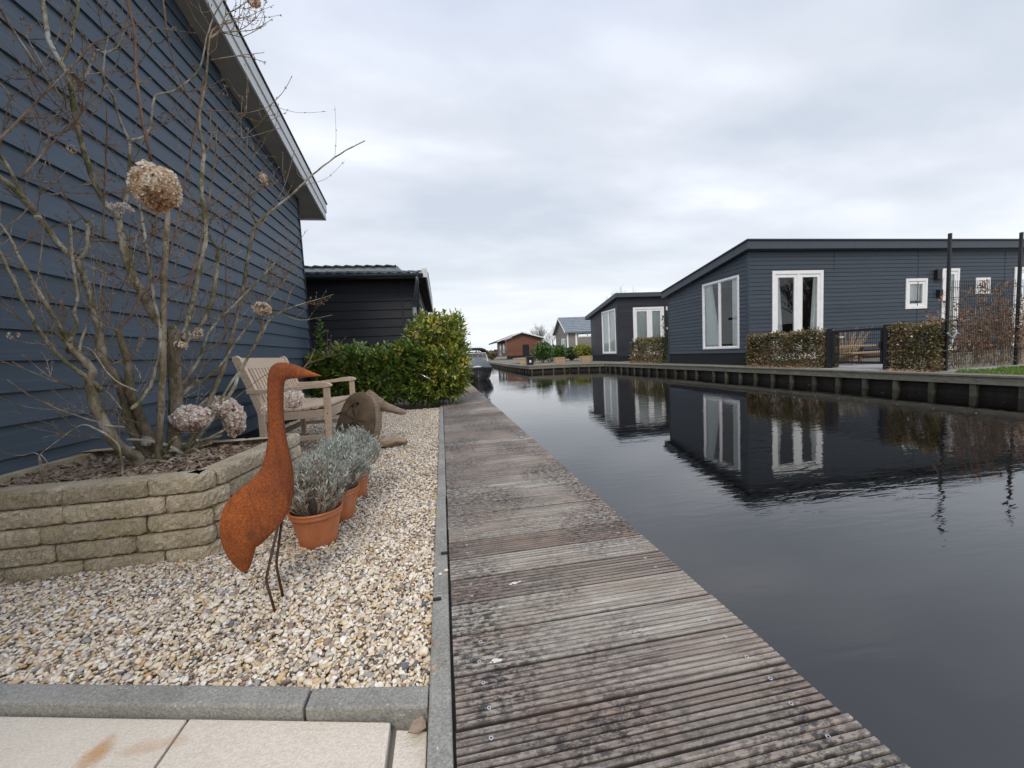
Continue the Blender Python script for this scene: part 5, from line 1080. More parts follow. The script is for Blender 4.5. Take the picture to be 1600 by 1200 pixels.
# ================================================================== WINDOWS AND DOORS
def ub(mb, O, U, N, u0, u1, z0, z1, n0, n1, tint=None):
    O, U, N = Vector(O), Vector(U), Vector(N); return mb.add([O + U * u + N * n_ + Vector((0, 0, z)) for u in (u0, u1) for n_ in (n0, n1) for z in (z0, z1)],
        [(0, 1, 3, 2), (4, 6, 7, 5), (0, 4, 5, 1), (2, 3, 7, 6), (0, 2, 6, 4), (1, 5, 7, 3)], tint)
def window(parent, O, U, N, u0, u1, z0, z1, splits=(), name='window', fw=.07, sash=.05, curtains=(), label=None, blind=None, handle=False):
    """outer frame, mullions at splits (absolute u), sash rims, panes, curtains [(u0,u1)]"""
    mb = MB(); f = lambda *a: ub(mb, O, U, N, *a)
    f(u0, u0 + fw, z0, z1, -.04, .035); f(u1 - fw, u1, z0, z1, -.04, .035); f(u0 + fw, u1 - fw, z1 - fw, z1, -.04, .035); f(u0 + fw, u1 - fw, z0, z0 + fw, -.04, .037)
    ed = [u0 + fw] + list(splits) + [u1 - fw]
    for s_ in splits: f(s_ - fw * .5, s_ + fw * .5, z0 + fw, z1 - fw, -.035, .028)
    w_ = mb.build(name, M['white'], parent, bevel=.006)
    if label: w_['label'] = label
    for i in range(len(ed) - 1):
        a = ed[i] + (fw * .5 if i else 0); b = ed[i + 1] - (fw * .5 if i < len(ed) - 2 else 0); mb = MB(); f = lambda *q: ub(mb, O, U, N, *q)
        za, zb = z0 + fw, z1 - fw
        f(a, a + sash, za, zb, -.05, .012); f(b - sash, b, za, zb, -.05, .012); f(a + sash, b - sash, zb - sash, zb, -.05, .012); f(a + sash, b - sash, za, za + sash, -.05, .012)
        mb.build('sash', M['white'], w_)
        mb = MB(); O_, U_, N_ = Vector(O), Vector(U), Vector(N); Q = lambda u, z: O_ + U_ * u + N_ * -.015 + Vector((0, 0, z))
        mb.add([Q(a + sash, za + sash), Q(b - sash, za + sash), Q(b - sash, zb - sash), Q(a + sash, zb - sash)], [(0, 1, 2, 3) if U_.cross(Vector((0, 0, 1))).dot(N_) > 0 else (3, 2, 1, 0)]); mb.build('pane', M['glass'], w_)
    for c_ in curtains:
        ca, cb = c_[0], c_[1]; cut = c_[2] if len(c_) > 2 else None
        mb = MB(); O_, U_, N_ = Vector(O), Vector(U), Vector(N); n = max(16, int((cb - ca) * 70)); rows = [z0 + .02, z0 + (z1 - z0) * .35, z0 + (z1 - z0) * .7, z1 - fw]; vs = []
        for j, z in enumerate(rows):
            f_ = (z - z0) / (z1 - z0)
            for i in range(n + 1):
                t_ = i / n
                if cut == 'left': u = ca + (cb - ca) * t_ * (0.45 + .55 * f_ ** 1.3)
                elif cut == 'right': u = cb - (cb - ca) * (1 - t_) * (0.45 + .55 * f_ ** 1.3)
                elif cut == 'top': u = ca + (cb - ca) * t_ * (1.0 - .55 * f_)
                elif cut == 'topr': u = cb - (cb - ca) * (1 - t_) * (1.0 - .55 * f_)
                else: u = ca + (cb - ca) * t_
                vs.append(O_ + U_ * u + N_ * (-.07 + .028 * math.sin(t_ * (cb - ca) * 62 + 1.5 * math.sin(t_ * 9))) + Vector((0, 0, z)))
        mb.add(vs, [(j * (n + 1) + i, j * (n + 1) + i + 1, (j + 1) * (n + 1) + i + 1, (j + 1) * (n + 1) + i) for j in range(3) for i in range(n)], .5)
        mb.build('curtain', M['curtain'], w_, smooth=True)
    if blind:
        mb = MB(); ub(mb, O, U, N, u0 + fw, u1 - fw, blind, z1 - fw, -.10, -.09); mb.build('blind', M['curtain'], w_)
    if handle:
        mb = MB(); ub(mb, O, U, N, handle - .012, handle + .012, z0 + 1.0, z0 + 1.14, .014, .045); mb.build('handle', M['zinc'], w_, bevel=.003)
    return w_

# ---- chalet A (large, slate blue, right)
A = thing('waterside_chalet', (12, 13, 0), 'large slate blue clapboard chalet with a sloping flat roof and big white windows, right bank', 'house')
AX, AY = 10.5, 12.2
atop = lambda u: 3.87 - (u - AY) * .168
mb = MB(); wA = (12.60, 14.60, .60, 3.19)
clap(mb, (AX, 0, 0), (0, 1, 0), (-1, 0, 0), AY, 17.1, .44, atop, .142, .016, [wA])
ops = [(11.44, 13.52, .10, 3.22), (17.14, 18.13, 1.74, 2.86), (18.84, 19.64, .10, 3.21), (20.45, 21.16, 2.22, 2.84), (22.38, 23.3, .10, 3.22)]
clap(mb, (0, AY, 0), (1, 0, 0), (0, -1, 0), AX, 25, .30, lambda u: 3.87, .142, .016, ops)
mb.build('wall', M['clapA'], A)
mb = MB(); mb.box(AX - .022, AX + .05, AY - .022, AY + .05, .0, 3.86); mb.build('corner_trim', M['clapA'], A)
mb = MB(); mb.box(AX - .022, AX + .03, 17.06, 17.12, .0, 3.02); mb.build('corner_trim', M['clapA'], A)
for x_ in (14.0, 17.7, 21.9): mb = MB(); mb.box(x_ - .012, x_ + .012, AY - .019, AY - .005, 3.23 if x_ < 15 else .3, 3.86); mb.build('joint_strip', M['clapA'], A)
mb = MB(); mb.box(AX + .01, AX + .4, AY + .01, 17.05, -.05, .44); mb.box(AX + .4, 25, AY + .01, AY + .3, -.05, .30); mb.build('plinth', M['plinth'], A)
zr = lambda y, o: 4.15 - (y - AY) * .168 + o
mb = MB(); mb.prism([(10.30, AY - .22, zr(AY - .22, -.26)), (10.30, 17.3, zr(17.3, -.26)), (10.30, 17.3, zr(17.3, .0)), (10.30, AY - .22, zr(AY - .22, .0))], (15, 0, 0)); mb.build('roof', M['fasciaA'], A)
mb = MB(); mb.prism([(10.26, AY - .26, zr(AY - .26, .004)), (10.26, 17.34, zr(17.34, .004)), (10.26, 17.34, zr(17.34, .05)), (10.26, AY - .26, zr(AY - .26, .05))], (15.1, 0, 0)); mb.build('roof_edge', M['trimD'], A)
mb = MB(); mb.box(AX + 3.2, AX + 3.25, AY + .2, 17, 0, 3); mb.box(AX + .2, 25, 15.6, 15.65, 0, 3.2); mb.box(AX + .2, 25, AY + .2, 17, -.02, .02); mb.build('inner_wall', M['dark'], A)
window(A, (AX, 0, 0), (0, 1, 0), (-1, 0, 0), *wA, splits=(13.62,), curtains=((12.66, 13.05, None), (13.62, 14.55, 'topr')), label='large two pane window facing the canal, sheer curtains inside', sash=.03)
window(A, (0, AY, 0), (1, 0, 0), (0, -1, 0), 11.44, 13.52, .10, 3.22, splits=(12.50,), name='french_door', fw=.12, sash=.11, curtains=((11.60, 12.0, 'top'), (13.0, 13.38, 'topr')), label='white double garden door, both leaves closed', handle=13.32)
window(A, (0, AY, 0), (1, 0, 0), (0, -1, 0), 17.14, 18.13, 1.74, 2.86, fw=.10, sash=.10, blind=2.05, label='small square white window with a lowered blind')
window(A, (0, AY, 0), (1, 0, 0), (0, -1, 0), 18.84, 19.64, .10, 3.21, name='door', fw=.10, sash=.12, curtains=((19.0, 19.5),), label='narrow white glazed door behind the tall black pole')
window(A, (0, AY, 0), (1, 0, 0), (0, -1, 0), 20.45, 21.16, 2.22, 2.84, fw=.11, sash=.08, label='tiny square white window behind the mesh fence')
window(A, (0, AY, 0), (1, 0, 0), (0, -1, 0), 22.38, 23.3, .10, 3.22, name='door', fw=.12, sash=.10, label='white glazed door at the far right of the chalet')
for x_, z_, w_, h_ in ((18.62, 2.98, .20, .36), (18.68, 2.28, .12, .28)):
    mb = MB(); mb.box(x_ - w_, x_ + .02, AY - .14, AY - .018, z_ - h_ / 2, z_ + h_ / 2); l_ = mb.build('wall_lamp', M['black'], A, bevel=.01); mb = MB(); mb.box(x_ + .022, x_ + .022 + w_ * .6, AY - .15, AY - .02, z_ - h_ / 2 + .02, z_ + h_ / 2 - .02); mb.build('lamp_glass', M['white'], l_, bevel=.01)
# ---- chalet B
B = thing('small_chalet', (12, 24, 0), 'smaller near black clapboard chalet behind the large one, pale curtains in its windows', 'house')
BX, BY = 10.8, 23.1
btop = lambda u: 3.86 - (u - BY) * .168
mb = MB(); wB = (23.40, 25.52, .50, 3.30)
clap(mb, (BX, 0, 0), (0, 1, 0), (-1, 0, 0), BY, 27.6, .40, btop, .142, .02, [wB]); oB = [(11.80, 13.88, .30, 3.28)]
clap(mb, (0, BY, 0), (1, 0, 0), (0, -1, 0), BX, 17, .30, lambda u: 3.86, .142, .016, oB); mb.build('wall', M['clapB'], B)
mb = MB(); mb.box(BX + .01, BX + .4, BY + .01, 27.5, -.05, .40); mb.box(BX + .4, 17, BY + .01, BY + .3, -.05, .30); mb.build('plinth', M['plinth'], B)
zb_ = lambda y, o: 4.13 - (y - BY) * .168 + o
mb = MB(); mb.prism([(10.60, BY - .22, zb_(BY - .22, -.26)), (10.60, 28.2, zb_(28.2, -.26)), (10.60, 28.2, zb_(28.2, 0)), (10.60, BY - .22, zb_(BY - .22, 0))], (7, 0, 0)); mb.build('roof', M['fasciaA'], B)
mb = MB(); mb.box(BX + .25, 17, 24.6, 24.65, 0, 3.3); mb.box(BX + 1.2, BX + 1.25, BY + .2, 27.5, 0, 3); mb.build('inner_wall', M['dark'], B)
window(B, (BX, 0, 0), (0, 1, 0), (-1, 0, 0), *wB, splits=(24.46,), curtains=((23.45, 25.45),), fw=.09, sash=.04, label='tall canal side window fully covered by a pale curtain')
window(B, (0, BY, 0), (1, 0, 0), (0, -1, 0), 11.80, 13.88, .30, 3.28, splits=(12.9,), name='french_door', fw=.13, sash=.12, curtains=((11.92, 13.76),), label='white double door fully covered by pale curtains')
for z_ in (3.15, 1.9):
    mb = MB(); mb.box(14.0, 14.12, BY - .12, BY - .02, z_ - .12, z_ + .12); mb.build('wall_lamp', M['white'], B, bevel=.01)

# ================================================================== QUAY
def quay():
    qy = thing('quay_wall', (9.3, 8, WZ), 'weathered timber quay wall with posts and a grey cap along the right bank', 'quay')
    cap = MB(); bd = MB(); L0 = quay_line; np_ = 0
    for (xa, ya), (xb, yb) in zip(L0[:-1], L0[1:]):
        a, b = Vector((xa, ya, 0)), Vector((xb, yb, 0)); d = (b - a); ln = d.length; d.normalize(); nr = Vector((d.y, -d.x, 0))   # towards the land
        n = max(1, int(ln / 3)); 
        for i in range(n):
            p, q = a + d * (ln * i / n + .004), a + d * (ln * (i + 1) / n - .004); t = random.random()
            cap.add([p + nr * o + Vector((0, 0, z)) for o in (0, .055) for z in (-.13, 0.0)] + [q + nr * o + Vector((0, 0, z)) for o in (0, .055) for z in (-.13, 0.0)], [(0, 1, 3, 2), (4, 6, 7, 5), (0, 4, 5, 1), (2, 3, 7, 6), (0, 2, 6, 4), (1, 5, 7, 3)], t)
            cap.add([p + nr * o + Vector((0, 0, z)) for o in (-.02, .27) for z in (.004, .035)] + [q + nr * o + Vector((0, 0, z)) for o in (-.02, .27) for z in (.004, .035)], [(0, 1, 3, 2), (4, 6, 7, 5), (0, 4, 5, 1), (2, 3, 7, 6), (0, 2, 6, 4), (1, 5, 7, 3)], t)
            for z0, z1 in ((-.245, -.135), (-.36, -.25), (-.60, -.365)):
                bd.add([p + nr * o + Vector((0, 0, z)) for o in (.11, .14) for z in (z0, z1)] + [q + nr * o + Vector((0, 0, z)) for o in (.11, .14) for z in (z0, z1)], [(0, 1, 3, 2), (4, 6, 7, 5), (0, 4, 5, 1), (2, 3, 7, 6), (0, 2, 6, 4), (1, 5, 7, 3)])
        s_ = .3
        while s_ < ln and np_ < 98:
            p = a + d * s_
            if p.y > 3.5 and p.y < 42:
                mb = MB(); mb.bar(p + nr * .06 + Vector((0, 0, -.9)), p + nr * .06 + Vector((0, 0, -.134)), .085, .085, (d.x, d.y, 0)); mb.build('post', M['bank'], qy); np_ += 1
            s_ += .62
    cap.build('cap_beam', M['bankcap'], qy); bd.build('boards', M['bankdark'], qy)
    mb = MB(); y = 3.6
    while y < 13: mb.lathe([(.0, .012), (.014, .010), (.018, 0)], (0, 0, 0), 8); n_ = 24; mb.v[-n_:] = [(QX - .001 - z, y + x_, -.06 + y_) for x_, y_, z in mb.v[-n_:]]; y += .62
    mb.build('bolt', M['steel'], qy)['kind'] = 'stuff'
quay()
mb = MB()   # low landing stage at the bend
mb.prism([(5.0, 22.5, .036), (6.9, 22.1, .036), (6.9, 24.2, .036), (5.0, 24.6, .036)], (0, 0, .03)); structure(mb, 'landing_stage', M['bankcap'])
mb = MB(); mb.prism([(QX + .26, 7.3, -.02), (QX + .26, 9.6, -.02), (13, 10.2, -.02), (13, 6.6, -.02), (QX + 1.4, 6.2, -.02)], (0, 0, .03)); structure(mb, 'garden_paving', M['pave'])
# lawn
def lawn():
    n = 26000; x = RS.uniform(QX + .45, 15, n); y = RS.uniform(4.2, 6.45, n); k = (y < 6.45 - .2 * np.abs(np.sin(x * 3))) & (x > QX + .45 + .3 * (y - 4.2) * .4 + RS.uniform(0, .15, n)); x, y = x[k], y[k]; n = len(x)
    P = np.stack([x, y, np.full(n, -.006)], 1); D = RS.normal(size=(n, 3)) * .45 + np.array([0, 0, 1.]); V, F, k_ = quads(P, D, RS.uniform(.04, .085, n), .009)
    tag(npmesh('lawn_grass', V, F, np.repeat(RS.uniform(0, 1, n), k_), M['grass']), 'short bright green lawn beside the quay', 'grass', kind='stuff')
lawn()

# ================================================================== HEDGES, GATE, FENCES
def leafhedge(label, x0, x1, y0, y1, h, n, mat, seed, sz=.06, name='beech_hedge', uneven=.07):
    rs = np.random.RandomState(seed); t = thing(name, ((x0 + x1) / 2, (y0 + y1) / 2, 0), label, 'hedge')
    P, N = pts_box(n, x0, x1, y0, y1, .0, h, .74, rs, .035); P[:, 2] *= 1 + uneven * np.sin(P[:, 1] * 6 + seed) + uneven * .6 * np.sin(P[:, 1] * 17 + P[:, 0] * 9); P[:, 2] = np.maximum(P[:, 2], .01)
    tt = np.clip(rs.beta(2, 2, n) + .25 * (0.35 - P[:, 2] / h) + .12 * np.sin(P[:, 1] * 4 + P[:, 2] * 5), 0, .96); tt[(rs.rand(n) > .95) & (P[:, 2] > h * .8)] = 1.0
    m_ = n // 14; S_ = np.stack([rs.uniform(x0 - .05, x1 + .05, m_), rs.uniform(y0 - .03, y1 + .03, m_), h * rs.uniform(.98, 1.10, m_)], 1); S_[:, 2] += .05 * np.sin(S_[:, 1] * 23) * np.sin(S_[:, 1] * 7)
    G_ = np.stack([rs.uniform(x0 - .25, x0 + .1, m_ // 2), rs.uniform(y0, y1, m_ // 2), np.full(m_ // 2, .012)], 1)
    P = np.concatenate([P, S_, G_]); N = np.concatenate([N, rs.normal(size=S_.shape), rs.normal(size=G_.shape) * np.array([1, 1, .1])]); tt = np.concatenate([tt, rs.uniform(.2, .9, m_), rs.uniform(.6, .95, m_ // 2)])
    foliage('foliage', t, mat, P, N, sz, .62, .1, .9, rs, tint=tt)
    mb = MB()
    for i in range(int((abs(x1 - x0) + abs(y1 - y0)) * 14)):
        x, y = rs.uniform(x0 + .05, x1 - .05), rs.uniform(y0 + .05, y1 - .05); mb.tube([(x, y, -.02), (x + rs.uniform(-.05, .05), y + rs.uniform(-.05, .05), h * .5), (x + rs.uniform(-.1, .1), y + rs.uniform(-.12, .12), h * rs.uniform(.85, 1.14))], [.009, .006, .003], 4)
    mb.build('stems', M['twig'], t); return t
leafhedge('clipped russet beech hedge between the chalet corner and the black gate', 10.15, 10.55, 9.12, 11.85, .95, 15000, M['beech'], 31)
leafhedge('clipped russet beech hedge between the black gate and the tall pole', 10.12, 10.5, 6.65, 7.5, .95, 7500, M['beech'], 32, .05)
leafhedge('grey green hedge in front of the smaller chalet', 10.3, 11.2, 17.6, 20.6, 1.15, 6500, M['beech'], 33, .09)
leafhedge('dark green ivy covered block at the far corner of the large chalet', 10.45, 11.2, 17.2, 17.55, 2.05, 2200, M['shrubdark'], 34, .07, 'ivy_screen')

def gate():
    g = thing('garden_gate', (10.2, 8.3, 0), 'black metal garden gate with thin vertical bars between two square posts', 'gate'); K = M['black']; X = 10.2
    ya, yb = 9.0, 7.6
    for y, w_ in ((ya, .10), (yb, .10)):
        mb = MB(); mb.box(X - w_ / 2, X + w_ / 2, y - w_ / 2, y + w_ / 2, -.02, 1.04); mb.box(X - w_ / 2 - .006, X + w_ / 2 + .006, y - w_ / 2 - .006, y + w_ / 2 + .006, 1.041, 1.055); mb.build('post', K, g)
    y0, y1 = yb + .085, ya - .085; mb = MB()
    mb.box(X - .025, X + .025, y0, y0 + .05, .14, 1.0); mb.box(X - .025, X + .025, y1 - .05, y1, .14, 1.0); mb.box(X - .025, X + .025, y0 + .05, y1 - .05, .94, 1.0); mb.box(X - .025, X + .025, y0 + .05, y1 - .05, .14, .20); mb.build('leaf_frame', K, g)
    mb = MB(); n = 24
    for i in range(1, n): y = y0 + .05 + (y1 - y0 - .1) * i / n; mb.tube([(X, y, .19), (X, y, .95)], .004, 5)
    for z in (.38, .57, .76): mb.tube([(X + .006, y0 + .04, z), (X + .006, y1 - .04, z)], .004, 5)
    mb.build('mesh_infill', K, g); mb = MB(); mb.box(X - .05, X + .05, y0 + .01, y0 + .06, .52, .66); mb.build('lock', K, g)
gate()
def meshfence(label, a, b, z0, z1, step=.05, hs=.2, posts=()):
    a, b = Vector(a), Vector(b); t = thing('mesh_fence', tuple(a), label, 'fence'); d = (b - a); L = d.length; d.normalize(); mb = MB(); n = int(L / step)
    for i in range(n + 1): p = a + d * (L * i / n); mb.bar(p + Vector((0, 0, z0)), p + Vector((0, 0, z1)), .0055, .0055, (d.x, d.y, 0))
    z = z0 + .05
    while z < z1: mb.bar(a + Vector((0, 0, z)), b + Vector((0, 0, z)), .007, .010); z += hs
    mb.build('mesh_panel', M['black'], t)
    for s_ in posts:
        p = a + d * (L * s_); mb = MB(); mb.box(p.x - .03, p.x + .03, p.y - .03, p.y + .03, -.02, z1 + .03); mb.build('post', M['black'], t)
    return t
meshfence('tall black mesh fence panel between the two tall poles', (10.45, 6.66, 0), (12.62, 6.72, 0), .08, 1.88, posts=())
meshfence('low black mesh fence standing behind the right hand beech hedge', (10.56, 6.7, 0), (10.56, 7.5, 0), .05, 1.03, posts=(.98,))
meshfence('low black mesh fence standing behind the left hand beech hedge', (10.62, 9.1, 0), (10.62, 11.9, 0), .05, .93, .06, posts=(.02, .98))
def pole(x, y, h, label, ring):
    t = thing('tall_pole', (x, y, 0), label, 'pole'); mb = MB(); mb.box(x - .025, x + .025, y - .025, y + .025, -.02, h); mb.build('shaft', M['black'], t, bevel=.006)
    if ring:
        mb = MB()
        for sg in (-1, 1): mb.tube(smoothline([(x + sg * .03, y - .05, 1.04), (x + sg * .15, y - .06, 1.06), (x + sg * .20, y - .05, .96), (x + sg * .19, y - .05, .84)], 5), .011, 6)
        mb.build('bracket', M['black'], t, smooth=True); mb = MB(); mb.tube(smoothline([(x - .10, y - .07, .80), (x, y - .09, .70), (x + .12, y - .08, .78), (x + .2, y - .07, .76)], 5), .022, 7); mb.build('hose', M['zinc'], t, smooth=True)
pole(10.36, 6.60, 2.82, 'tall square black pole at the end of the beech hedge, with a bracket', True)
pole(12.60, 6.78, 2.90, 'tall square black pole at the right edge, beyond the lawn', False)
# loose beech branches with clinging leaves in front of the tall fence
def tangle():
    rs = random.Random(41); r2 = np.random.RandomState(41); t = thing('beech_shrub', (11.6, 6.9, 0), 'loose half bare beech shrub with russet leaves behind the tall mesh fence', 'shrub'); mb = MB(); P = []
    for i in range(70):
        x = rs.uniform(10.6, 13.6); y = rs.uniform(6.78, 7.2); z = -.02; hmax = rs.uniform(.7, 1.0) if rs.random() < .62 else rs.uniform(1.1, 1.75)
        if x < 11.0: hmax = min(hmax, 1.0)
        pts = [Vector((x, y, z))]
        while pts[-1].z < hmax: pts.append(pts[-1] + Vector((rs.uniform(-.12, .12), rs.uniform(-.06, .06), rs.uniform(.10, .2))))
        mb.tube(pts, list(np.linspace(.011, .003, len(pts))), 5)
        for p in pts[1:]:
            for _ in range(3):
                d = Vector((rs.uniform(-1, 1), rs.uniform(-.6, .3), rs.uniform(-.2, .7))).normalized() * rs.uniform(.08, .3); q = p + d; mb.tube([p, p + d * .5 + Vector((0, 0, .02)), q], [.004, .003, .0015], 4)
                if p.z > .3 and rs.random() < .75:
                    for k_ in range(rs.randint(1, 5)): P.append(p + d * rs.uniform(.3, 1) + Vector((rs.uniform(-.04, .04), rs.uniform(-.04, .04), rs.uniform(-.04, .04))))
    mb.build('branches', M['twig'], t); P = np.array([tuple(p) for p in P]); foliage('foliage', t, M['beechr'], P, r2.normal(size=P.shape), .06, .6, -.1, .5, r2)
tangle()
# willow like shrub and picnic bench seen through the gate
t = thing('willow_shrub', (12.9, 10.8, 0), 'bare yellowish multi stemmed shrub seen through the gate', 'shrub'); mb = MB(); rs_ = random.Random(5)
for i in range(70):
    a = rs_.uniform(-1.2, 1.2); b = rs_.uniform(-.4, .4); L = rs_.uniform(.7, 1.15); mb.tube([(12.9 + a * .15, 10.8 + b * .3, -.02), (12.9 + a * .3, 10.8 + b * .5, L * .5), (12.9 + a * .62, 10.8 + b, L)], [.008, .006, .003], 4)
mb.build('stems', M['boxwood'], t)
t = thing('picnic_bench', (12.2, 9.4, 0), 'low wooden garden table with a bench seat behind the gate', 'table')
mb = MB(); mb.box(11.3, 12.9, 9.9, 10.5, .50, .55); mb.build('table_top', M['boxwood'], t); mb = MB(); mb.box(11.3, 13.2, 9.3, 9.62, .33, .37); mb.build('bench_seat', M['boxwood'], t)
for x_ in (11.5, 12.8): mb = MB(); mb.box(x_ - .04, x_ + .04, 9.35, 10.45, .22, .29); mb.box(x_ - .035, x_ + .035, 9.40, 9.46, -.02, .22); mb.box(x_ - .035, x_ + .035, 10.2, 10.26, .29, .5); mb.box(x_ - .035, x_ + .035, 10.27, 10.33, -.02, .22); mb.build('leg', M['log'], t)
t = thing('mailbox', (12.0, 10.7, 0), 'small black box on a stand behind the gate', 'box'); mb = MB(); mb.box(11.75, 12.2, 10.6, 10.9, .60, .80); mb.build('box', M['black'], t, bevel=.01); mb = MB(); mb.box(11.7, 12.5, 10.55, 10.95, .81, .84); mb.build('lid', M['white'], t); mb = MB(); mb.box(11.93, 12.0, 10.72, 10.78, -.02, .60); mb.build('stand', M['black'], t)

# ================================================================== BOAT
def boat():
    b = thing('canal_boat', (1.62, 19.5, WZ), 'dark grey motor boat moored bow on, canvas cover and raised canopy', 'boat'); Y0 = 18.2; C = 1.62; HB = .78
    def stn(y): f_ = min(1, (y - Y0) / 1.5); return HB * (1 - (1 - f_) ** 2.6)
    ys = [Y0 + .0, Y0 + .06, Y0 + .2, Y0 + .45, Y0 + .8, Y0 + 1.3, Y0 + 2.0, Y0 + 3.2, Y0 + 4.6, Y0 + 5.4]; vs = []; zt = lambda y: .12 + .10 * max(0, 1 - (y - Y0) / 2.5) ** 1.5
    prof = [(0.0, -.62), (.55, -.55), (.80, -.38), (.90, -.22), (.97, -.02), (1.0, 1.0)]
    for y in ys:
        w_ = max(.02, stn(y + .12)); wl = max(.012, stn(y))
        row = []
        for k_, (s_, z) in enumerate(prof): ww = wl * s_ if k_ < 3 else w_ * s_; zz_ = zt(y) if z == 1.0 else z; row.append((ww, zz_))
        vs += [(C - a, y, z) for a, z in row[::-1]] + [(C + a, y, z) for a, z in row[1:]]
    n = 11; fs = [(i * n + j, (i + 1) * n + j, (i + 1) * n + j + 1, i * n + j + 1) for i in range(len(ys) - 1) for j in range(n - 1)] + [tuple(range(n)), tuple(range((len(ys)) * n - 1, (len(ys) - 1) * n - 1, -1))]
    mb = MB(); mb.add(vs, fs, .5); hull = mb.build('hull', M['hull'], b, smooth=True)
    mb = MB(); pts = [(C - stn(y + .12) - .012, y, zt(y) - .01) for y in ys[::-1]] + [(C, Y0 - .04, zt(Y0) + .0)] + [(C + stn(y + .12) + .012, y, zt(y) - .01) for y in ys]; mb.tube(pts, .028, 8); mb.build('rub_rail', M['boatcd'], hull, smooth=True)
    mb = MB(); mb.tube([(C - .02, Y0 - .03, -.12), (C - .02, Y0 - .05, -.14), (C - .02, Y0 - .03, -.20)], .014, 6); mb.build('bow_eye', M['steel'], hull)
    mb = MB(); mb.bar((C, Y0 - .015, -.55), (C, Y0 - .02, .15), .03, .03, (0, 1, 0)); mb.build('stem_band', M['hullg'], hull)
    # canvas cover: arched, rising to the windscreen, with a hanging skirt
    mb = MB(); vs = []; yy = [Y0 + .12, Y0 + .3, Y0 + .6, Y0 + 1.0, Y0 + 1.5, Y0 + 2.1]; m_ = 13
    for i, y in enumerate(yy):
        f_ = i / 5; w_ = stn(y + .12) + .02; hh = .10 + .50 * f_ ** .8
        for j in range(m_):
            a = -1 + 2 * j / (m_ - 1); vs.append((C + w_ * a * (1 - .10 * f_ * (1 - abs(a)) * 0), y, zt(y) + .02 + hh * (1 - abs(a) ** 3.2) + .008 * math.sin(j * 2 + i)))
    mb.add(vs, [(i * m_ + j, i * m_ + j + 1, (i + 1) * m_ + j + 1, (i + 1) * m_ + j) for i in range(5) for j in range(m_ - 1)], .5); mb.build('cover', M['boatc'], b, smooth=True)
    mb = MB(); vs = []; yk = [Y0 + 2.0, Y0 + 1.3, Y0 + .8, Y0 + .4, Y0 + .12]; path = [(C - stn(y + .12) - .03, y) for y in yk] + [(C, Y0 - .03)] + [(C + stn(y + .12) + .03, y) for y in yk[::-1]]; path = smoothline([(x, y, 0) for x, y in path], 3)
    for i, p in enumerate(path): z = zt(p.y); vs += [(p.x, p.y, z + .04), (p.x, p.y - .005, z - .12 - .02 * math.sin(i * 1.4))]
    mb.add(vs, [(2 * i, 2 * i + 2, 2 * i + 3, 2 * i + 1) for i in range(len(path) - 1)], .5); mb.build('cover_skirt', M['boatcd'], b, smooth=True)
    mb = MB(); yw = Y0 + 2.1; mb.tube([(C - .72, yw + .1, .5), (C - .64, yw + .3, .93), (C + .64, yw + .3, .93), (C + .72, yw + .1, .5)], .018, 6); mb.build('windscreen_frame', M['white'], b)
    mb = MB(); mb.add([(C - .70, yw + .1, .52), (C + .70, yw + .1, .52), (C + .63, yw + .3, .92), (C - .63, yw + .3, .92)], [(0, 1, 2, 3)]); mb.build('windscreen', M['glass'], b)
    mb = MB(); vs = []
    for i, y in enumerate((yw + .3, yw + .5, yw + 1.6, yw + 2.2)):
        for j in range(11): a = -1 + 2 * j / 10; vs.append((C + .80 * a, y, 1.22 - .24 * abs(a) ** 5 - (.05 if i in (0, 3) else 0)))
    n = 11; mb.add(vs + [(x, y, z - .08) for x, y, z in vs], [(i * n + j, i * n + j + 1, (i + 1) * n + j + 1, (i + 1) * n + j) for i in range(3) for j in range(n - 1)] + [(44 + i * n + j, 44 + (i + 1) * n + j, 44 + (i + 1) * n + j + 1, 44 + i * n + j + 1) for i in range(3) for j in range(n - 1)] + [(j, 44 + j, 45 + j, j + 1) for j in range(10)] + [(33 + j, 34 + j, 78 + j, 77 + j) for j in range(10)], .5); mb.build('canopy', M['boatcd'], b, smooth=True)
    mb = MB()
    for s_ in (-1, 1):
        mb.tube([(C + s_ * .76, yw + .8, .25), (C + s_ * .76, yw + .5, 1.05)], .014, 6); mb.tube([(C + s_ * .76, yw + .8, .25), (C + s_ * .76, yw + 1.6, 1.05)], .014, 6)
    mb.build('canopy_frame', M['white'], b)
boat()

# ================================================================== FAR BANK THINGS
def bush(name, label, cx, cy, rx, ry, h, n, mat, seed, sz=.12, z0=0.0, cat='shrub'):
    rs = np.random.RandomState(seed); t = thing(name, (cx, cy, z0), label, cat); P, N = [], []
    lob = [(rs.uniform(-.55, .55) * rx, rs.uniform(-.5, .5) * ry, rs.uniform(.35, .72) * h, rs.uniform(.4, .62)) for _ in range(7)]
    for a, b_, c_, s_ in lob:
        m_ = n // 7; q = rs.normal(size=(m_, 3)); q /= np.linalg.norm(q, axis=1)[:, None]; r_ = rs.uniform(.5, 1.05, m_)[:, None] ** .6; P.append(q * r_ * np.array([rx * s_, ry * s_, h * s_ * .62]) + np.array([cx + a, cy + b_, z0 + c_])); N.append(q)
    P, N = np.concatenate(P), np.concatenate(N); P[:, 2] = np.abs(P[:, 2] - z0) + z0 + .01
    foliage('foliage', t, mat, P, N, sz, .5, .4, .7, rs); mb = MB()
    for i in range(9): a = rs.uniform(0, 6.28); mb.tube([(cx + .1 * math.cos(a), cy + .1 * math.sin(a), z0 - .02), (cx + rx * .5 * math.cos(a), cy + ry * .5 * math.sin(a), z0 + h * .75)], [.03, .012], 5)
    mb.build('stems', M['twig'], t); return t
def P_(px, py, Y): return atY(px, py, Y)
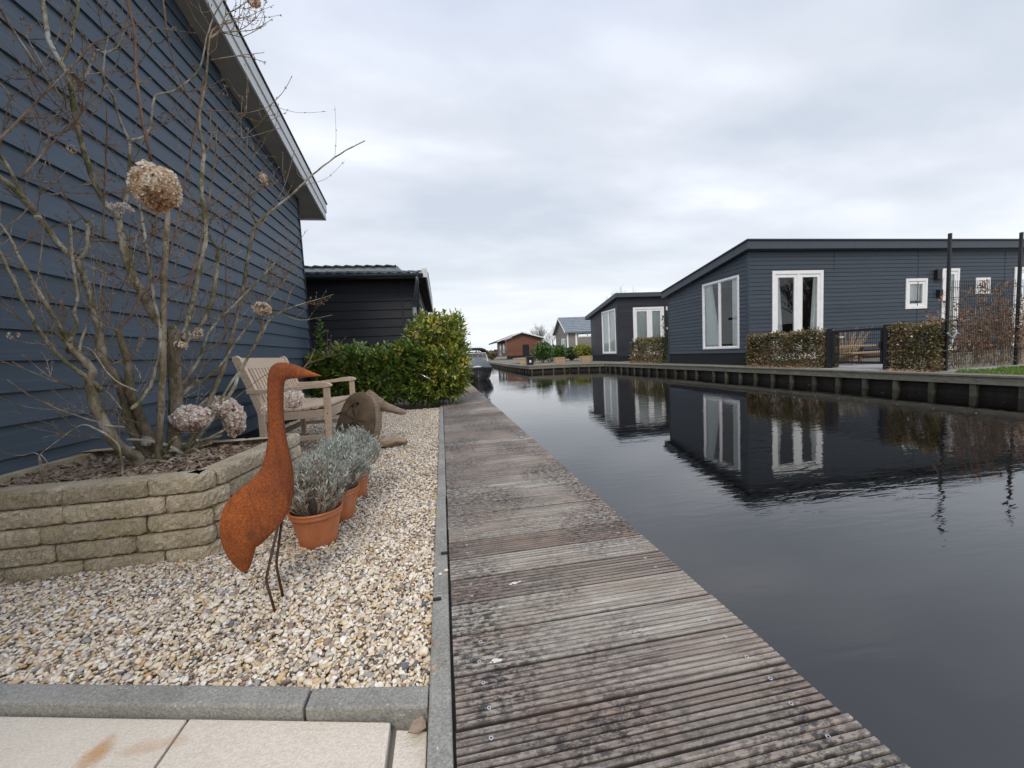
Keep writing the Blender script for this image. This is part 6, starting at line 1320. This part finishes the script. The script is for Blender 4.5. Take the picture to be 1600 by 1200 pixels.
def bx(px0, px1, Y): return atY(px0, 560, Y).x, atY(px1, 560, Y).x
for lab, p0, p1, ytop, Y, mat, sd in (('rounded dark green shrub at the left of the far bank row', 828, 866, 534, 29.5, 'shrubg', 51), ('dark green shrub just left of the first wooden box', 856, 884, 539, 31, 'shrubg', 52), ('low ivy dark shrub between the two wooden boxes', 880, 906, 542, 32, 'shrubdark', 53), ('yellow green shrub above the second wooden box', 902, 926, 539, 29.5, 'shruby', 54)):
    a, b = bx(p0, p1, Y); h = atY((p0 + p1) / 2, ytop, Y).z; bush('shrub', lab, (a + b) / 2, Y, (b - a) / 2 * 1.05, .9, h, 2600, M[mat], sd, .16)
for lab, p0, p1, yt, Y in (('square wooden planter box in front of the dark green shrub', 867, 880, 558.5, 26.5), ('square wooden planter box under the yellow green shrub, beside the small chalet', 908, 921, 556.5, 26.0)):
    a, b = bx(p0, p1, Y); h = atY(p0, yt, Y).z; t = thing('planter_box', ((a + b) / 2, Y, 0), lab, 'planter', 'wooden planter boxes on the far bank'); mb = MB()
    for k_ in range(4): mb.box(a, b, Y - .25, Y + .25, k_ * h / 4 + .004 + (0 if k_ else -.02), (k_ + 1) * h / 4 - .004)
    mb.build('boards', M['boxwood'], t); mb = MB()
    for x_ in (a, b):
        for y_ in (Y - .26, Y + .26): mb.box(x_ - .025, x_ + .025, y_ - .025, y_ + .025, -.01, h + .01)
    mb.build('corner_posts', M['boxwood'], t); mb = MB(); mb.box(a + .03, b - .03, Y - .22, Y + .22, h * .7, h - .02); mb.build('soil', M['soil'], t)
p = P_(828, 568, 24); t = thing('rubbish_bin', (p.x, 24, 0), 'small black bin with a pale badge on the landing stage', 'bin'); mb = MB(); mb.box(p.x - .20, p.x + .20, 23.8, 24.2, .066, .50); mb.build('body', M['black'], t, bevel=.02); mb = MB(); mb.box(p.x - .23, p.x + .23, 23.77, 24.23, .501, .58); mb.build('lid', M['black'], t, bevel=.02); mb = MB(); mb.box(p.x - .07, p.x + .04, 23.785, 23.798, .22, .36); mb.build('badge', M['white'], t)
# brown terrace in front of the brown house
a, b = bx(812, 837, 30); t = thing('wooden_terrace', ((a + b) / 2, 31, 0), 'raised brown wooden terrace in front of the brown house', 'terrace'); mb = MB(); mb.box(a, b, 30, 33, .35, .43); mb.build('deck', M['boxwood'], t); mb = MB(); mb.box(a + .02, b - .02, 30.03, 30.08, -.02, .345); mb.build('skirt', M['boxwood'], t)

# grey gabled chalet
G = thing('gabled_chalet', (11, 46, 0), 'taupe boarded chalet with a white trimmed gable and grey tiled roof', 'house')
GY = 45.0; gx = atY(887, 550, GY).x; gx1 = gx + 6; ez_ = atY(886, 519, GY).z; gl = 4.6; pk = atY(866, 500, GY + gl / 2 * .9).z
gable = lambda u: ez_ + (pk - ez_) * (1 - abs((u - GY) - gl / 2) / (gl / 2))
mb = MB(); clap(mb, (gx, 0, 0), (0, 1, 0), (-1, 0, 0), GY, GY + gl / 2, 0, gable, .2, .03, [(GY + .7, GY + 2.2, .1, 2.3)]); clap(mb, (gx, 0, 0), (0, 1, 0), (-1, 0, 0), GY + gl / 2, GY + gl, 0, gable, .2, .03)
wx0 = atY(903, 530, GY).x; wx1 = gx + 4.5; wz0, wz1 = atY(903, 527, GY).z, atY(903, 518.5, GY).z
clap(mb, (0, GY, 0), (1, 0, 0), (0, -1, 0), gx, gx1, 0, lambda u: ez_, .2, .03, [(wx0, wx1, wz0, wz1)]); mb.build('wall', M['clapG'], G)
mb = MB(); ov = .35
mb.prism([(gx - ov, GY - ov, ez_ - .13), (gx - ov, GY + gl / 2, pk + .12), (gx - ov, GY + gl + ov, ez_ - .13), (gx - ov, GY + gl + ov, ez_ + .0), (gx - ov, GY + gl / 2, pk + .30), (gx - ov, GY - ov, ez_ + .0)], (7, 0, 0)); rfG = mb.build('roof', M['tileg'], G)
mb = MB(); mb.prism([(gx - ov - .03, GY - ov, ez_ - .16), (gx - ov - .03, GY + gl / 2, pk + .07), (gx - ov - .03, GY + gl + ov, ez_ - .16), (gx - ov - .03, GY + gl + ov, ez_ + .03), (gx - ov - .03, GY + gl / 2, pk + .26), (gx - ov - .03, GY - ov, ez_ + .03)], (.028, 0, 0)); mb.build('bargeboard', M['white'], G)
mb = MB(); mb.box(gx - .05, gx + .12, GY - .06, GY - .035, 0, ez_); mb.box(gx + 1.0, gx + 1.2, GY - .06, GY - .035, 0, ez_); mb.build('corner_trim', M['white'], G)
mb = MB()
for k_ in range(9):
    f0 = k_ / 9; y_ = GY - ov + (gl / 2 + ov) * f0; z_ = ez_ + (pk + .3 - ez_) * f0; mb.box(gx - ov, gx - ov + 7, y_ - .03, y_ + .02, z_ - .01, z_ + .035)
mb.build('tile_courses', M['tileg'], rfG)
window(G, (gx, 0, 0), (0, 1, 0), (-1, 0, 0), GY + .7, GY + 2.2, .1, 2.3, splits=(GY + 1.45,), name='french_door', fw=.14, sash=.06, curtains=((GY + .8, GY + 2.1),))
window(G, (0, GY, 0), (1, 0, 0), (0, -1, 0), wx0, wx1, wz0, wz1, splits=(wx0 + 1.2,), fw=.09, sash=.02)
# brown house
BRW = thing('brown_house', (7, 57, 0), 'red brown boarded house with a low gabled roof beyond the boat', 'house'); Yb = 56.0
xa, xb, xc = atY(791, 550, Yb).x, atY(846, 550, Yb).x, atY(816, 550, Yb).x; ea, eb, pk2 = atY(791, 531, Yb).z, atY(843, 529, Yb).z, atY(816, 521.5, Yb).z
tp = lambda u: ea + (pk2 - ea) * (u - xa) / (xc - xa) if u < xc else pk2 + (eb - pk2) * (u - xc) / (xb - xc)
dx0, dx1, dzt = atY(816.5, 545, Yb).x, atY(827, 545, Yb).x, atY(820, 538.5, Yb).z
bz = atY(805, 556, Yb).z
mb = MB(); O_ = [(dx0, dx1, -.1, dzt)]; clap(mb, (0, Yb, 0), (1, 0, 0), (0, -1, 0), xa, xc, bz, tp, .22, .012, O_); clap(mb, (0, Yb, 0), (1, 0, 0), (0, -1, 0), xc, xb, bz, tp, .22, .012, O_)
clap(mb, (xa, 0, 0), (0, 1, 0), (-1, 0, 0), Yb, Yb + 9, bz, lambda u: ea, .22, .02, [(Yb + 1.2, Yb + 3.0, 1.0, 2.3), (Yb + 4.5, Yb + 6.5, .6, 2.3)]); mb.build('wall', M['brown'], BRW)
mb = MB(); mb.box(dx0, dx1, Yb + .01, Yb + .06, -.1, dzt); mb.build('door', M['plinth'], BRW); mb = MB(); mb.box(xa + .1, xb, Yb + .02, Yb + .3, -.2, bz); mb.build('plinth', M['plinth'], BRW)
oL = 1.3
mb = MB(); zl = ea - (pk2 - ea) / (xc - xa) * oL
mb.prism([(xa - oL, Yb - .4, zl + .05), (xc, Yb - .4, pk2 + .05), (xb + .4, Yb - .4, eb - .05), (xb + .4, Yb - .4, eb + .14), (xc, Yb - .4, pk2 + .26), (xa - oL, Yb - .4, zl + .25)], (0, 10, 0)); mb.build('roof', M['roofD'], BRW)
mb = MB(); mb.prism([(xa - oL - .02, Yb - .45, zl + .13), (xc, Yb - .45, pk2 + .13), (xb + .42, Yb - .45, eb + .0), (xb + .42, Yb - .45, eb + .17), (xc, Yb - .45, pk2 + .30), (xa - oL - .02, Yb - .45, zl + .28)], (0, .045, 0)); mb.build('bargeboard', M['barge'], BRW)
window(BRW, (xa, 0, 0), (0, 1, 0), (-1, 0, 0), Yb + 1.2, Yb + 3.0, 1.0, 2.3, fw=.16, sash=.04, curtains=((Yb + 1.3, Yb + 2.9),)); window(BRW, (xa, 0, 0), (0, 1, 0), (-1, 0, 0), Yb + 4.5, Yb + 6.5, .6, 2.3, fw=.16, sash=.04, curtains=((Yb + 4.6, Yb + 6.4),))

# bare trees
def baretree(label, x, y, h, spread, seed, mat='fartwig', n0=7, r0=.12, levels=4):
    rs = random.Random(seed); t = thing('bare_tree', (x, y, 0), label, 'tree'); tr = MB(); tw = MB()
    def grow(p, d, L, r, lv, mb):
        q = p + d * L; mb.tube([p, p + d * L * .5 + Vector((rs.uniform(-1, 1), rs.uniform(-1, 1), 0)) * L * .06, q], [r, r * .85, r * .65], 5 if lv < 2 else 3, cap=False)
        if lv >= levels: return
        for _ in range(rs.randint(3, 4)):
            nd = (d + Vector((rs.uniform(-1, 1), rs.uniform(-1, 1), rs.uniform(-.2, .7))) * spread).normalized(); s_ = rs.uniform(.45, .95); grow(p + d * L * s_, nd, L * rs.uniform(.5, .74), r * .55, lv + 1, tw)
    trunk = Vector((x, y, -.05))
    for k_ in range(n0):
        d = Vector((rs.uniform(-.45, .45), rs.uniform(-.45, .45), 1)).normalized() if n0 > 1 else Vector((0, 0, 1)); grow(trunk, d, h * rs.uniform(.34, .46), r0, 0, tr)
    tr.build('trunk', M[mat], t); tw.build('crown', M[mat], t); return t
p = atY(848, 545, 62); baretree('pale leafless tree behind the brown house and the shrubs', p.x, 62, 6.2, .62, 61, n0=6, r0=.07)
p = atY(862, 545, 66); baretree('thinner taller leafless tree beside the gabled chalet', p.x, 66, 7.2, .5, 62, n0=4, r0=.06)
p = atY(981, 545, 52); baretree('leafless tree tip rising above the small chalet roof', p.x, 52, 10.2, .55, 63, n0=4, r0=.08)
# distant scrub seen to the left of the brown house, and the belt along the horizon
def belt(name, label, x0, x1, y, h, n, sz, seed, mat='scrub'):
    rs = np.random.RandomState(seed); P = np.stack([rs.uniform(x0, x1, n), y + rs.uniform(-4, 4, n), np.zeros(n)], 1); top = h * (.55 + .45 * np.abs(np.sin(P[:, 0] * .11) * np.cos(P[:, 0] * .043 + 1))); P[:, 2] = rs.uniform(0, 1, n) ** .8 * top + .05
    V, F, k = quads(P, rs.normal(size=P.shape), sz * rs.uniform(.6, 1.4, n), sz * .8, rs); tag(npmesh(name, V, F, np.repeat(rs.uniform(0, 1, n), k), M[mat]), label, 'scrub', kind='stuff')
belt('far_scrub', 'distant brown scrub and trees along the horizon', -60, 90, 158, 3.4, 9000, .9, 71)
p = atY(764, 552, 60); bush('shrub', 'dark brown bush at the water between the boat and the brown house', p.x + .3, 60, 1.3, 1.2, 1.3, 1600, M['beech'], 72, .2)
# a broad leafless tree and a hedge line far behind the viewer; the chalet's glass mirrors them
baretree('broad leafless tree far behind the viewpoint, mirrored in the garden door', 46, -20, 13, .6, 77, n0=7, r0=.2, levels=5)
mb = MB(); mb.prism([(10, -14, -.05), (75, -14, -.05), (75, -14, 2.2), (40, -14, 2.6), (10, -14, 2.0)], (0, 1, 0)); tag(mb.build('garden_hedge', M['shrubdark'], origin=(40, -14, 0)), 'long dark hedge far behind the viewpoint', 'hedge')
